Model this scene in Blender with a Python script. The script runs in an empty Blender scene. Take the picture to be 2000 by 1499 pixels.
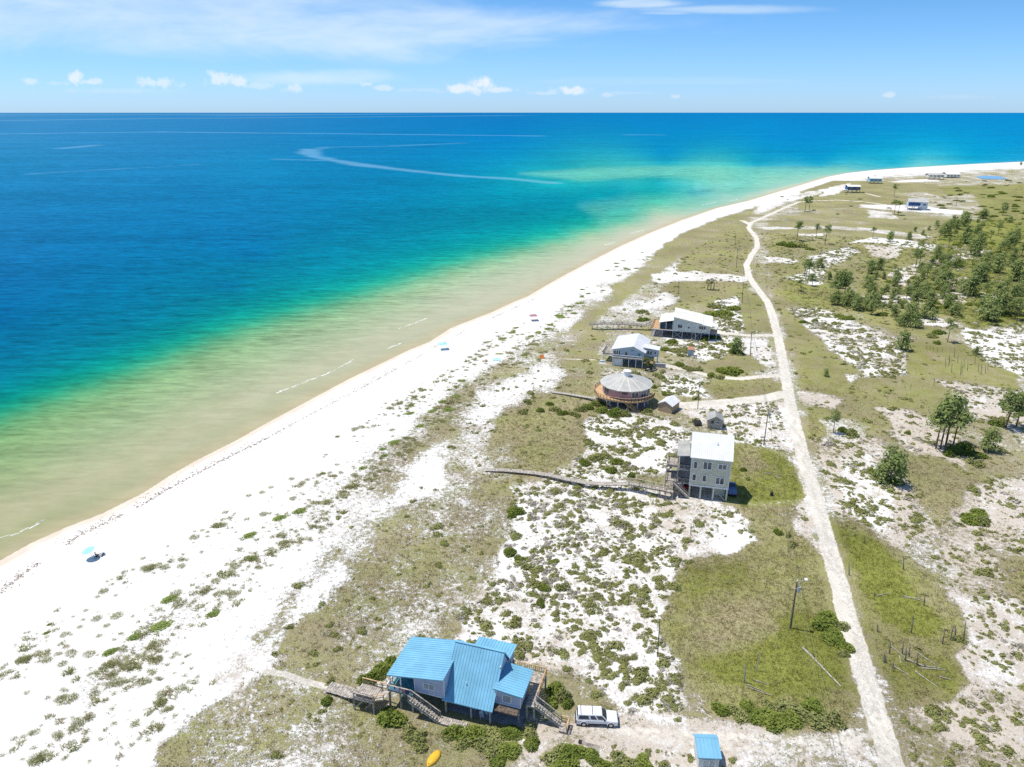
import bpy, math, random
import numpy as np
from mathutils import Vector, Matrix
random.seed(7); rng = np.random.default_rng(11)
sc = bpy.context.scene
R = math.radians
# ---------------- camera ----------------
F = 1386.0; CH = 77.0
th = math.atan(530.5 / F); ct, st = math.cos(th), math.sin(th)
cam_d = bpy.data.cameras.new('camera'); cam = bpy.data.objects.new('camera', cam_d)
sc.collection.objects.link(cam); sc.camera = cam
cam.location = (0, 0, CH); cam.rotation_euler = (math.pi/2 - th, 0, 0)
cam_d.sensor_width = 36; cam_d.lens = F/2000*36; cam_d.clip_start = 1; cam_d.clip_end = 200000
# ---------------- light ----------------
SUN_EL = 69.0; SHADOW_AZ = -14.0          # elevation, heading the shadows fall towards (from +x)
sun_d = bpy.data.lights.new('sun', 'SUN'); sun = bpy.data.objects.new('sun', sun_d); sc.collection.objects.link(sun)
sun_d.energy = 3.7; sun_d.angle = R(0.53); sun_d.color = (1.0, 0.955, 0.87)
sv = Vector((-math.cos(R(SHADOW_AZ))*math.cos(R(SUN_EL)), -math.sin(R(SHADOW_AZ))*math.cos(R(SUN_EL)), math.sin(R(SUN_EL))))
sun.rotation_euler = sv.to_track_quat('Z', 'Y').to_euler()
sc.view_settings.view_transform = 'Standard'; sc.view_settings.look = 'None'
sc.view_settings.exposure = 0.32; sc.view_settings.gamma = 1.0
sc.render.engine = 'CYCLES'
sc.cycles.use_denoising = False
sc.cycles.max_bounces = 6; sc.cycles.diffuse_bounces = 3; sc.cycles.glossy_bounces = 2
sc.cycles.transparent_max_bounces = 4; sc.cycles.volume_bounces = 0

def pxdir(px, py):
    u = (px-1000)/F; v = (py-749.5)/F
    return u, ct - v*st, -(st + v*ct)

class NT:
    def __init__(s, nt): s.nt = nt; s.n = nt.nodes; s.l = nt.links
    def put(s, sock, val):
        if isinstance(val, bpy.types.NodeSocket): s.l.new(val, sock)
        elif val is not None:
            try: sock.default_value = val
            except Exception: sock.default_value = (*val, 1.0)
    def math(s, op, a, b=None, c=None, clamp=False):
        n = s.n.new('ShaderNodeMath'); n.operation = op; n.use_clamp = clamp
        s.put(n.inputs[0], a)
        if b is not None: s.put(n.inputs[1], b)
        if c is not None: s.put(n.inputs[2], c)
        return n.outputs[0]
    def mix(s, f, a, b):
        n = s.n.new('ShaderNodeMix'); n.data_type = 'RGBA'
        s.put(n.inputs[0], f); s.put(n.inputs[6], a if isinstance(a, bpy.types.NodeSocket) else (*a, 1)); s.put(n.inputs[7], b if isinstance(b, bpy.types.NodeSocket) else (*b, 1))
        return n.outputs[2]
    def mul(s, a, b):
        n = s.n.new('ShaderNodeMix'); n.data_type = 'RGBA'; n.blend_type = 'MULTIPLY'; n.inputs[0].default_value = 1
        s.put(n.inputs[6], a if isinstance(a, bpy.types.NodeSocket) else (*a, 1)); s.put(n.inputs[7], b if isinstance(b, bpy.types.NodeSocket) else (*b, 1))
        return n.outputs[2]
    def noise(s, vec, scale, detail=4, rough=0.55, dist=0.0):
        n = s.n.new('ShaderNodeTexNoise'); n.inputs['Scale'].default_value = scale
        n.inputs['Detail'].default_value = detail; n.inputs['Roughness'].default_value = rough; n.inputs['Distortion'].default_value = dist
        if vec is not None: s.l.new(vec, n.inputs['Vector'])
        return n.outputs['Fac']
    def rng(s, x, a, b, c=0.0, d=1.0, smooth=True):
        n = s.n.new('ShaderNodeMapRange'); n.interpolation_type = 'SMOOTHSTEP' if smooth else 'LINEAR'
        s.put(n.inputs[0], x); n.inputs[1].default_value = a; n.inputs[2].default_value = b
        n.inputs[3].default_value = c; n.inputs[4].default_value = d
        return n.outputs[0]
    def scale(s, vec, sx, sy, sz):
        n = s.n.new('ShaderNodeMapping'); n.inputs['Scale'].default_value = (sx, sy, sz); s.l.new(vec, n.inputs[0]); return n.outputs[0]
    def coords(s, kind='Object'):
        return s.n.new('ShaderNodeTexCoord').outputs[kind]
    def attr(s, name):
        n = s.n.new('ShaderNodeAttribute'); n.attribute_name = name
        sp = s.n.new('ShaderNodeSeparateColor'); s.l.new(n.outputs['Color'], sp.inputs[0])
        return n.outputs['Color'], sp.outputs[0], sp.outputs[1], sp.outputs[2], n.outputs['Alpha']

# ---------------- sky ----------------
w = bpy.data.worlds.new('World'); sc.world = w; w.use_nodes = True
t = NT(w.node_tree); bg = w.node_tree.nodes['Background']
sky = t.n.new('ShaderNodeTexSky'); sky.sky_type = 'NISHITA'; sky.sun_disc = False
sky.sun_elevation = R(SUN_EL); sky.sun_rotation = math.atan2(sv.x, sv.y)
sky.altitude = 0; sky.air_density = 1.0; sky.dust_density = 0.25; sky.ozone_density = 3.5
d = t.coords('Generated')
sp = t.n.new('ShaderNodeSeparateXYZ'); t.l.new(d, sp.inputs[0])
dy = t.math('MAXIMUM', sp.outputs[1], 0.05)
X = t.math('DIVIDE', sp.outputs[0], dy); Zt = t.math('DIVIDE', sp.outputs[2], dy)
cb = t.n.new('ShaderNodeCombineXYZ'); t.l.new(X, cb.inputs[0]); t.l.new(Zt, cb.inputs[1]); V2 = cb.outputs[0]
def XZ(px, py):
    a, f, z = pxdir(px, py); return a/f, z/f
def blob(cx, cy, rx, ry, warp, soft=0.5):
    x0, z0 = XZ(cx, cy); sx = rx/F; sz = ry/F
    a = t.math('DIVIDE', t.math('SUBTRACT', X, x0), sx); b = t.math('DIVIDE', t.math('SUBTRACT', Zt, z0), sz)
    r = t.math('SQRT', t.math('ADD', t.math('MULTIPLY', a, a), t.math('MULTIPLY', b, b)))
    r = t.math('ADD', r, warp)
    return t.rng(r, 1.0+soft, 1.0-soft)
cn = t.noise(t.scale(V2, 1, 3.2, 1), 3.2, 8, 0.6, 0.6)
cn2 = t.noise(t.scale(V2, 1, 5.0, 1), 9, 6, 0.6, 0.3)
wisp = t.math('MULTIPLY', t.math('SUBTRACT', cn, 0.5), 3.4)
acc = None
for (a, b, c, e, s_, k) in [(150, 24, 540, 62, .6, .62), (450, 66, 430, 36, .6, .66), (800, 46, 330, 26, .6, .6), (0, 45, 260, 50, .5, .5),
                         (560, 15, 300, 30, .5, .35), (1250, 7, 70, 6, .6, .7), (1300, 26, 40, 2.5, .6, .4), (1400, 19, 110, 5, .7, .5), (610, 153, 130, 15, .4, .5), (980, 76, 100, 6, .4, .3), (1300, 158, 200, 5, .4, .12)]:
    m = t.math('MULTIPLY', blob(a, b, c, e, wisp, s_), k)
    acc = m if acc is None else t.math('MAXIMUM', acc, m)
cir = t.math('MULTIPLY', acc, t.rng(cn2, 0.25, 0.7, 0.65, 1.1), clamp=True)
pn = t.math('MULTIPLY', t.math('SUBTRACT', t.noise(V2, 55, 8, 0.68), 0.5), 5.0)
cum = None
for (a, b, c, e, k) in [(150, 152, 14, 11, .8), (172, 160, 26, 6, .6), (60, 160, 16, 7, .5), (112, 163, 22, 4, .25), (308, 162, 36, 10, .6), (428, 156, 30, 12, .7), (465, 160, 22, 9, .7),
                     (500, 168, 40, 6, .35), (575, 172, 22, 8, .5), (715, 166, 14, 6, .55), (745, 172, 30, 5, .45), (938, 166, 26, 14, .95), (915, 174, 55, 9, .8), (975, 176, 35, 5, .6),
                     (1120, 176, 34, 8, .75), (1068, 182, 30, 4, .35), (1185, 186, 14, 5, .35), (1322, 189, 10, 4, .35), (1733, 186, 12, 6, .45), (1235, 182, 60, 3, .15), (1870, 190, 70, 4, .12), (230, 178, 120, 5, .15), (820, 176, 60, 4, .2)]:
    m = t.math('MULTIPLY', blob(a, b, c*.72, e*.72, pn, .6), k*.85)
    cum = m if cum is None else t.math('MAXIMUM', cum, m)
hs = t.n.new('ShaderNodeHueSaturation'); t.l.new(sky.outputs[0], hs.inputs['Color'])
low = t.mix(t.rng(Zt, 0.0, .13, smooth=False), (.64, .96, 1.62), (.46, .79, 1.17)); low = t.mix(t.rng(sp.outputs[2], .2, .6), low, (1, 1, 1))
c1 = t.mix(cir, t.mul(hs.outputs[0], low), (6.2, 7.3, 8.1)); c2 = t.mix(cum, c1, (7.6, 7.8, 8.0))
t.l.new(c2, bg.inputs['Color']); bg.inputs['Strength'].default_value = 0.10

# ---------------- geometry helpers ----------------
def G(px, py, z=0.0):
    a, f, zz = pxdir(px, py); tt = (CH - z)/(-zz); return a*tt, f*tt
def Hz(px, py, Y):
    a, f, zz = pxdir(px, py); return CH + zz*Y/f
def proj(x, y, z=0.0):
    dd = CH - z; fz = y*ct + dd*st; fz = np.where(fz < 1, 1, fz)
    return 1000 + F*x/fz, 749.5 + F*(dd*ct - y*st)/fz

_P = rng.permutation(512); _P = np.concatenate([_P, _P, _P]); _V = rng.random(512)
def vnoise(x, y, s=1.0, seed=0):
    x = np.asarray(x)*s + seed*17.3; y = np.asarray(y)*s + seed*31.7
    xi = np.floor(x).astype(np.int64); yi = np.floor(y).astype(np.int64); fx = x-xi; fy = y-yi
    fx = fx*fx*(3-2*fx); fy = fy*fy*(3-2*fy)
    h = lambda a, b: _V[_P[(_P[a & 511] + b) & 511]]
    return (h(xi, yi)*(1-fx) + h(xi+1, yi)*fx)*(1-fy) + (h(xi, yi+1)*(1-fx) + h(xi+1, yi+1)*fx)*fy
def fbm(x, y, s, oct=4, seed=0, g=.5):
    o = 0; a = 1; tot = 0
    for i in range(oct):
        o = o + a*vnoise(x, y, s*2**i, seed+i); tot += a; a *= g
    return o/tot
def sstep(a, b, x):
    q = np.clip((x-a)/(b-a), 0, 1); return q*q*(3-2*q)
def inpoly(px, py, poly):
    ins = np.zeros(px.shape, bool); n = len(poly); j = n-1
    for i in range(n):
        xi, yi = poly[i]; xj, yj = poly[j]
        if yi != yj:
            ins ^= ((yi > py) != (yj > py)) & (px < (xj-xi)*(py-yi)/(yj-yi)+xi)
        j = i
    return ins
def dseg(px, py, pts, closed=False):
    best = np.full(px.shape, 1e9); k = len(pts)
    for i in range(k if closed else k-1):
        ax, ay = pts[i]; bx, by = pts[(i+1) % k]; vx, vy = bx-ax, by-ay; L = vx*vx+vy*vy+1e-9
        u = np.clip(((px-ax)*vx+(py-ay)*vy)/L, 0, 1)
        best = np.minimum(best, (px-ax-u*vx)**2+(py-ay-u*vy)**2)
    return np.sqrt(best)
# shoreline traced on the water level
SEA = -1.2
shore_px = [(0,1096),(64,1060),(132,1030),(200,1004),(280,964),(332,930),(384,900),(460,862),(520,828),(600,785),(680,742),(740,713),(800,684),(840,668),(880,642),(920,626),(960,611),(1000,592),(1030,580),
            (1090,545),(1150,513),(1210,482),(1270,455),(1330,431),(1400,407),(1460,393),(1520,375),(1580,357),(1616,346),(1655,338.5),(1700,333.5),(1760,329),(1820,325.5),(1900,321),(2000,316.5)]
shore = [G(a, b, SEA) for a, b in shore_px]
d0 = (shore[0][0]-shore[2][0], shore[0][1]-shore[2][1])
shore = [(shore[0][0]+d0[0]*9, shore[0][1]+d0[1]*9)] + shore
d1 = (shore[-1][0]-shore[-3][0], shore[-1][1]-shore[-3][1])
shore.append((shore[-1][0]+d1[0]*6, shore[-1][1]+d1[1]*6-100)); shore.append((shore[-1][0]+3000, shore[-1][1]-600))
landpoly = shore + [(6000, -800), (-400, -800)]
def sd_shore(x, y):
    dd = dseg(x, y, shore); return np.where(inpoly(x, y, landpoly), dd, -dd)
_hx = None
def gz(x, y, sd=None):
    x = np.asarray(x, float); y = np.asarray(y, float)
    if sd is None: sd = sd_shore(np.atleast_1d(x), np.atleast_1d(y)).reshape(x.shape)
    b = SEA + np.where(sd < 0, np.maximum(sd*0.06, -4), 1.2*(1-(1-np.clip(sd/16, 0, 1))**2))
    m = sstep(16, 40, sd)
    b = b + m*(0.55*(fbm(x, y, 1/16., 3, 3)-.5) + 0.30*(fbm(x, y, 1/4.5, 2, 9)-.5))
    return b
def gzp(x, y): return float(gz(np.array([x]), np.array([y]))[0])

# painted regions (traced outlines, put on the ground): g grass, l lush, d litter, s scrub
LD = [(240,1600),(300,1480),(400,1400),(480,1325),(545,1245),(640,1180),(700,1120),(690,1075),(740,1010),(800,985),(870,950),(870,900),(900,830),(935,790),(950,760),(985,720),(1010,700),(1050,680),(1090,650),(1120,610),(1180,560),(1240,520),(1330,452),(1400,425),(1480,402),(1540,385),(1600,367),(1690,346),(1800,337),(2000,325),(2700,318),(9000,318),(9000,4000),(-2500,4000),(-300,1900)]
ZONES = [
 (LD, 42, dict(g=.62, l=.2, d=.5, s=.06)),
 ([(240,1600),(300,1480),(400,1400),(480,1320),(560,1250),(700,1200),(880,1230),(760,1290),(740,1340),(840,1420),(820,1600)], 20, dict(g=.62, d=.5)),
 ([(560,1240),(640,1180),(700,1120),(690,1060),(760,1000),(870,950),(870,900),(960,915),(1060,960),(1010,1060),(930,1150),(860,1230),(700,1270)], 22, dict(g=.61, d=.5)),
 ([(700,1110),(780,1050),(880,1040),(900,1090),(820,1160),(740,1180)], 22, dict(g=.70, d=.5, l=.12)),
 ([(880,950),(960,920),(1060,930),(1010,1030),(940,1080),(880,1020)], 22, dict(g=.68, d=.5)),
 ([(880,940),(900,880),(950,850),(985,880),(1010,900),(960,915)], 14, dict(g=.5)),
 ([(880,880),(880,800),(960,720),(1060,700),(1090,740),(1050,775),(970,800),(960,850),(940,870),(900,915)], 20, dict(g=.40, d=.3, s=.05)),
 ([(960,920),(965,850),(985,800),(1060,776),(1165,792),(1150,830),(1150,870),(1110,905),(1060,930)], 10, dict(g=.88, d=.5, l=.22)),
 ([(960,880),(1010,860),(1010,900),(950,900)], 10, dict(g=.62)),
 ([(1085,765),(1175,770),(1165,700),(1190,650),(1150,640),(1120,680),(1100,720)], 10, dict(g=.82, l=.25)),
 ([(1090,660),(1180,575),(1250,522),(1330,455),(1400,428),(1480,403),(1460,430),(1330,500),(1260,560),(1190,610),(1150,640)], 8, dict(g=.8, l=.3)),
 ([(1150,640),(1200,600),(1280,540),(1360,490),(1420,440),(1440,445),(1400,500),(1300,570),(1260,620),(1200,640)], 8, dict(g=.52, d=.3)),
 ([(1290,570),(1340,500),(1420,440),(1460,440),(1470,480),(1450,530),(1460,570),(1400,600),(1330,590)], 7, dict(g=.95, d=.5, l=.35)),
 ([(1270,535),(1360,530),(1460,540),(1450,552),(1360,548),(1280,550)], 4, dict(g=.25)),
 ([(1260,600),(1300,570),(1330,580),(1300,605)], 5, dict(g=.3)),
 ([(1395,590),(1440,580),(1452,640),(1400,655)], 6, dict(g=.15, d=.2, s=1)),
 ([(1446,560),(1490,590),(1508,650),(1452,645)], 6, dict(g=.98, d=.6, l=.4, s=0)),
 ([(1300,690),(1300,660),(1400,655),(1440,660),(1470,690),(1380,705)], 7, dict(g=.2, d=.3, s=.9)),
 ([(1440,662),(1500,664),(1512,715),(1480,715)], 6, dict(g=.25, d=.5, s=.15)),
 ([(1370,710),(1440,690),(1470,700),(1490,722),(1400,735)], 6, dict(g=1, d=.6, l=.35, s=0)),
 ([(1290,735),(1370,745),(1378,775),(1290,775)], 6, dict(g=.1, d=.2, s=.9)),
 ([(1375,748),(1470,738),(1540,752),(1510,777),(1400,785)], 6, dict(g=1, d=.6, l=.4, s=0)),
 ([(1320,800),(1530,785),(1560,860),(1500,880),(1430,860),(1400,830)], 8, dict(g=.22, d=.6, s=.5)),
 ([(1150,810),(1290,812),(1350,850),(1310,930),(1170,935),(1110,905),(1145,860)], 10, dict(g=.3, d=.45, s=1.2)),
 ([(1240,860),(1310,850),(1300,920),(1230,930)], 8, dict(g=.05, d=.1, s=.5)),
 ([(1000,950),(1110,925),(1200,950),(1300,965),(1345,1000),(1350,1090),(1310,1180),(1300,1280),(1340,1380),(1200,1400),(1130,1310),(1010,1270),(890,1250),(900,1190),(960,1110),(1000,1040)], 14, dict(g=.16, d=.42, s=1.0, l=0)),
 ([(1060,950),(1180,960),(1250,990),(1230,1100),(1100,1110),(1030,1050)], 14, dict(g=.28, s=1.25)),
 ([(1300,970),(1400,975),(1500,1000),(1440,1090),(1340,1095),(1300,1060)], 10, dict(g=.38, d=.5, s=.35)),
 ([(1395,1015),(1440,1020),(1482,1048),(1460,1072),(1400,1085),(1385,1050)], 9, dict(g=0, d=.22, s=.1)),
 ([(1430,868),(1510,885),(1560,940),(1570,985),(1470,1000),(1415,985)], 10, dict(g=1.05, d=.5, l=.85, s=0)),
 ([(1430,868),(1480,875),(1490,920),(1440,940)], 12, dict(l=.35)),
 ([(1450,995),(1560,985),(1590,1060),(1500,1070)], 12, dict(g=.8, d=.7, l=.35, s=0)),
 ([(1560,870),(1545,900),(1590,1010),(1640,1180),(1650,1210),(1600,1120),(1560,1010)], 7, dict(g=.3, d=.7, l=.2)),
 ([(1330,1100),(1420,1092),(1500,1065),(1580,1062),(1630,1140),(1655,1220),(1672,1300),(1670,1420),(1500,1430),(1390,1385),(1340,1320),(1310,1220)], 16, dict(g=1.02, d=.7, l=.45, s=0)),
 ([(1480,1250),(1540,1200),(1640,1215),(1660,1330),(1560,1360),(1400,1330),(1370,1280)], 25, dict(l=1.0, g=1.1)),
 ([(1340,1110),(1460,1110),(1460,1160),(1340,1170)], 20, dict(l=.7)),
 ([(1400,1170),(1500,1180),(1510,1240),(1400,1250)], 22, dict(l=.15)),
 ([(1040,1390),(1130,1400),(1300,1402),(1660,1430),(1750,1520),(980,1530)], 12, dict(g=.3, d=.6, s=.15, l=.2)),
 ([(1220,1385),(1330,1400),(1340,1425),(1220,1410)], 8, dict(g=.05, d=.25)),
 ([(560,1010),(640,930),(740,860),(830,785),(900,735),(1000,675),(1090,600),(1180,540),(1190,570),(1110,630),(1080,690),(960,770),(880,860),(800,950),(700,1020),(620,1080)], 26, dict(g=.40, d=.3)),
 ([(700,930),(800,850),(880,770),(940,740),(930,790),(850,870),(760,950)], 18, dict(g=.62, d=.4, l=.2)),
 ([(930,745),(1010,690),(1100,640),(1110,670),(1040,720),(960,770)], 12, dict(g=.62, d=.3)),
 ([(100,1380),(250,1230),(380,1130),(500,1040),(560,1010),(600,1050),(520,1120),(420,1210),(330,1280),(150,1420)], 26, dict(g=.33, d=.2)),
 ([(420,1360),(500,1270),(620,1150),(700,1100),(760,1010),(700,1000),(600,1110),(480,1230),(380,1340)], 26, dict(g=.42, d=.4)),
 # right of the road
 ([(1495,540),(1535,640),(1560,760),(1590,880),(1640,880),(1690,800),(1670,720),(1600,660),(1555,615),(1520,560)], 9, dict(g=.95, d=.65, l=.42, s=.03)),
 ([(1560,690),(1650,720),(1680,790),(1600,780),(1560,730)], 10, dict(l=.5, g=1.05)),
 ([(1500,430),(1700,400),(1850,430),(1850,640),(1700,640),(1560,600),(1500,520)], 14, dict(g=.78, d=.55, l=.3, s=.15)),
 ([(1530,600),(1600,602),(1690,640),(1770,690),(1790,725),(1700,745),(1660,712),(1600,655)], 8, dict(g=.16, d=.4, s=1.1)),
 ([(1655,735),(1690,735),(1690,770),(1660,765)], 8, dict(g=.15, d=.3)),
 ([(1690,700),(1800,690),(1800,720),(1740,725)], 8, dict(g=.4, d=.8)),
 ([(1680,735),(1800,730),(1900,755),(1870,800),(1780,830),(1650,850),(1610,800)], 12, dict(g=.88, d=.75, l=.4, s=.06)),
 ([(1760,670),(1880,672),(1995,735),(1990,765),(1850,745),(1770,730)], 8, dict(g=1.0, l=.5, d=.6, s=.02)),
 ([(1560,765),(1640,780),(1630,800),(1570,795)], 8, dict(g=.3, d=.8)),
 ([(1600,820),(1700,830),(1690,870),(1620,880)], 8, dict(g=.5, d=.6, l=.5)),
 ([(1720,800),(1790,800),(1900,880),(1900,940),(1810,915),(1740,850)], 9, dict(g=.26, d=.75, s=.5)),
 ([(1840,745),(2010,765),(2010,850),(1900,810)], 9, dict(g=.24, d=.7, s=.6)),
 ([(1880,640),(2010,640),(2010,745),(1900,690)], 8, dict(g=.06, d=.15, s=.9)),
 ([(1580,860),(1720,850),(1780,930),(1830,1040),(1740,1060),(1640,1000)], 11, dict(g=.36, d=.8, s=.6)),
 ([(1640,900),(1700,890),(1750,960),(1740,1030),(1690,1040),(1650,970)], 10, dict(g=.2, d=.5, s=.9)),
 ([(1750,890),(1850,900),(1950,940),(1970,1000),(1850,1010),(1780,960)], 14, dict(g=.85, d=.95, l=.12, s=.05)),
 ([(1840,1040),(1880,960),(2010,960),(2010,1600),(1760,1600),(1745,1400),(1880,1370),(1910,1250),(1850,1160)], 14, dict(g=.44, d=.85, s=.5)),
 ([(1900,940),(2010,930),(2010,1000),(1930,1010)], 10, dict(g=.2, d=.7, s=.5)),
 ([(1960,1100),(2010,1080),(2010,1180),(1970,1170)], 12, dict(g=.9, d=.9, l=.2)),
 ([(1860,1160),(2010,1190),(2010,1360),(1900,1340),(1900,1260)], 12, dict(g=.24, d=.7, s=.45)),
 ([(1790,1370),(2010,1380),(2010,1470),(1850,1460)], 12, dict(g=.25, d=.75, s=.7)),
 ([(1610,1000),(1660,1000),(1770,1080),(1870,1190),(1900,1280),(1870,1380),(1760,1380),(1700,1260),(1650,1120)], 12, dict(g=.8, d=.9, l=.45, s=.03)),
 ([(1635,1030),(1690,1045),(1740,1090),(1780,1150),(1842,1222),(1835,1250),(1780,1250),(1720,1200),(1670,1120)], 12, dict(g=1.1, l=1.1, s=0)),
 ([(1720,1290),(1860,1300),(1870,1350),(1760,1360)], 12, dict(g=.95, l=.75)),
 # far and forest
 ([(1500,440),(1850,440),(1850,640),(1700,640),(1560,600),(1500,520)], 8, dict(l=.42)),
 ([(1520,555),(1570,545),(1640,560),(1680,590),(1640,600),(1560,600),(1525,580)], 6, dict(g=1.0, l=.6)),
 ([(1650,480),(1700,480),(1700,500),(1660,502)], 4, dict(g=1.0, l=.5)), ([(1750,488),(1800,485),(1790,515),(1730,520)], 5, dict(g=1.0, l=.5)),
 ([(1670,530),(1740,525),(1735,570),(1680,575)], 6, dict(g=1.0, l=.45)),
 ([(1690,600),(1760,605),(1840,640),(1830,660),(1740,650),(1690,620)], 6, dict(g=1.0, l=.5)),
 ([(1480,445),(1600,441),(1700,446),(1830,462),(1800,468),(1690,452),(1600,447),(1490,449)], 2.5, dict(g=.44, d=.6, s=.4)),
 ([(1560,458),(1610,456),(1600,461),(1560,461)], 1.5, dict(g=.2)),
 ([(1640,478),(1700,465),(1760,468),(1850,482),(1830,492),(1740,478),(1700,474)], 2.5, dict(g=.24, d=.4)),
 ([(1690,480),(1760,482),(1750,508),(1700,500)], 5, dict(g=.25, d=.8)),
 ([(1495,502),(1555,508),(1550,516),(1500,512)], 3, dict(g=.15)),
 ([(1580,500),(1660,480),(1680,492),(1620,520),(1600,560),(1530,545),(1570,530)], 5, dict(g=.25, d=.4, s=.7)),
 ([(1740,530),(1790,515),(1780,540),(1770,560),(1740,545)], 4, dict(g=.1, s=.4)),
 ([(1690,580),(1790,578),(1800,592),(1720,595)], 4, dict(g=.12, s=.5)),
 ([(1730,615),(1800,610),(1860,630),(1840,640),(1750,628)], 4, dict(g=.15, s=.7)),
 ([(1780,560),(1820,500),(1850,430),(2010,430),(2010,640),(1900,640),(1830,600)], 10, dict(g=.85, l=.85, d=.7, s=.5)),
 ([(1830,365),(2010,360),(2010,440),(1930,430),(1870,400)], 6, dict(g=1.1, l=.6, d=.9, s=.3)),
 ([(1813,515),(1850,498),(1930,488),(1935,494),(1870,508),(1830,520)], 3, dict(g=.15, l=0, d=.7)), ([(1850,545),(1890,540),(1900,555),(1860,565)], 4, dict(g=.2, l=.1, d=.9)),
 ([(1830,572),(1880,570),(1885,590),(1830,595)], 4, dict(g=.12, l=0, s=.8)), ([(1918,572),(1960,574),(1962,600),(1925,592)], 4, dict(g=.1, l=0, s=.8)), ([(1845,385),(1900,378),(1925,412),(1890,418),(1860,400)], 3, dict(g=.6, l=.3, d=.5, s=.4)),
 ([(1560,350),(1690,355),(1830,360),(1850,395),(1700,400),(1560,412)], 3, dict(g=.9, l=.35, d=.5, s=.02)),
 ([(1740,378),(1800,375),(1880,395),(1900,408),(1850,410),(1800,388)], 2, dict(g=.58, d=.6, s=.4)),
 ([(1740,356),(1760,352),(1830,350),(1830,354),(1760,357)], 1.2, dict(g=.05)),
 ([(1620,366),(1660,358),(1640,378),(1600,385)], 2, dict(g=.12)),
 ([(1475,420),(1510,395),(1560,378),(1620,368),(1600,380),(1540,395),(1500,412)], 2, dict(g=.35)),
 ([(1480,408),(1520,392),(1560,384),(1540,392),(1500,404),(1482,414)], 1.6, dict(g=.0)),
 ([(1680,400),(1780,402),(1900,415),(1890,420),(1760,412),(1680,406)], 2, dict(g=.2, d=.4)),
 ([(1690,410),(1740,415),(1760,430),(1700,425)], 3, dict(g=.45, d=.5, s=.4)),
]
def fields(x, y):
    px, py = proj(x, y)
    # wobble the outlines in metres
    wx = x + 5*(fbm(x, y, 1/9., 3, 21)-.5) + 1.2*(fbm(x, y, 1/1.6, 2, 41)-.5)
    wy = y + 7*(fbm(x, y, 1/9., 3, 25)-.5) + 1.6*(fbm(x, y, 1/1.6, 2, 45)-.5)
    px, py = proj(wx, wy)
    o = {k: np.zeros(x.shape) for k in 'glds'}
    fsc = np.clip((py-219)/450., .10, 1)
    for poly, fe, vals in ZONES:
        xs = [p[0] for p in poly]; ys = [p[1] for p in poly]
        sel = (px > min(xs)-fe) & (px < max(xs)+fe) & (py > min(ys)-fe) & (py < max(ys)+fe)
        if not sel.any(): continue
        a, b = px[sel], py[sel]
        dd = dseg(a, b*1.0, poly, True); ins = inpoly(a, b, poly)
        fq = fe*fsc[sel]; wt = sstep(-1, 1, np.where(ins, dd, -dd)/fq)
        for k, v in vals.items(): o[k][sel] = o[k][sel]*(1-wt)+v*wt
    return o
def W(pts, z=0.): return [G(a, b, z) for a, b in pts]
road = W([(1775,1580),(1745,1499),(1725,1440),(1697,1350),(1672,1262),(1650,1185),(1628,1100),(1609,1030),(1590,960),(1571,900),(1555,840),(1543,790),(1536,745),(1528,700),(1520,660),(1510,620),(1500,592),(1480,565),(1463,541),(1458,518),(1468,498),(1479,483),(1478,466),(1462,446),(1466,436),(1500,421),(1530,407),(1560,395),(1580,393)])
tracks = [(W([(1522,655),(1470,656),(1400,650)]), 1.5, 1.), (W([(1530,733),(1490,736),(1440,740),(1390,735),(1340,722),(1290,712)]), 1.3, .9),
          (W([(1533,770),(1500,778),(1440,785),(1380,790),(1330,792)]), 2.2, 1.), (W([(1590,965),(1560,982),(1470,986)]), 1.2, .35),
          (W([(1720,1432),(1640,1447),(1500,1442),(1360,1436),(1215,1428)]), .8, .5), (W([(1700,1440),(1640,1462),(1500,1465),(1360,1455),(1240,1444)]), .7, .45),
          (W([(1580,393),(1640,391),(1690,395),(1742,402)]), 1.5, 1), (W([(1465,438),(1450,432)]), 2.0, 1), (W([(1460,540),(1400,521),(1350,522)]), 1.0, .4),
          (W([(1690,378),(1720,385)]), 1.5, .8), (W([(690,1352),(640,1342),(590,1330),(560,1318),(520,1312)]), .55, .9), (W([(1165,705),(1080,700),(1040,690)]), .5, .7)]
wrack = W([(-60,1200),(0,1160),(60,1113),(120,1077),(152,1048),(192,1026),(240,1004),(280,984),(320,958),(400,917),(470,882),(525,856),(560,836),(595,817),(617,805),(675,776),(742,740),(800,708),(852,677),(888,657),(928,636),(1000,604),(1050,582)], -.4)

def meshnp(name, V, Fc, mat, parent=None, smooth=False, loc=None):
    me = bpy.data.meshes.new(name); V = np.asarray(V, np.float32); Fc = np.asarray(Fc, np.int32); k = Fc.shape[1]
    me.vertices.add(len(V)); me.vertices.foreach_set('co', V.ravel())
    me.loops.add(Fc.size); me.loops.foreach_set('vertex_index', Fc.ravel())
    me.polygons.add(len(Fc)); me.polygons.foreach_set('loop_start', np.arange(0, Fc.size, k, dtype=np.int32))
    me.polygons.foreach_set('loop_total', np.full(len(Fc), k, np.int32))
    if smooth: me.polygons.foreach_set('use_smooth', np.ones(len(Fc), bool))
    me.update(calc_edges=True)
    o = bpy.data.objects.new(name, me); sc.collection.objects.link(o)
    if mat: me.materials.append(mat)
    if parent: o.parent = parent
    if loc is not None: o.location = loc
    return o
def tag(o, label=None, cat=None, group=None, kind=None):
    if label: o['label'] = label
    if cat: o['category'] = cat
    if group: o['group'] = group
    if kind: o['kind'] = kind
    return o
def thing(name, label, cat, loc=(0,0,0), rz=0., group=None):
    o = bpy.data.objects.new(name, None); sc.collection.objects.link(o); o.location = loc; o.rotation_euler = (0,0,rz)
    o.empty_display_size = .2
    return tag(o, label, cat, group)
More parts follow.
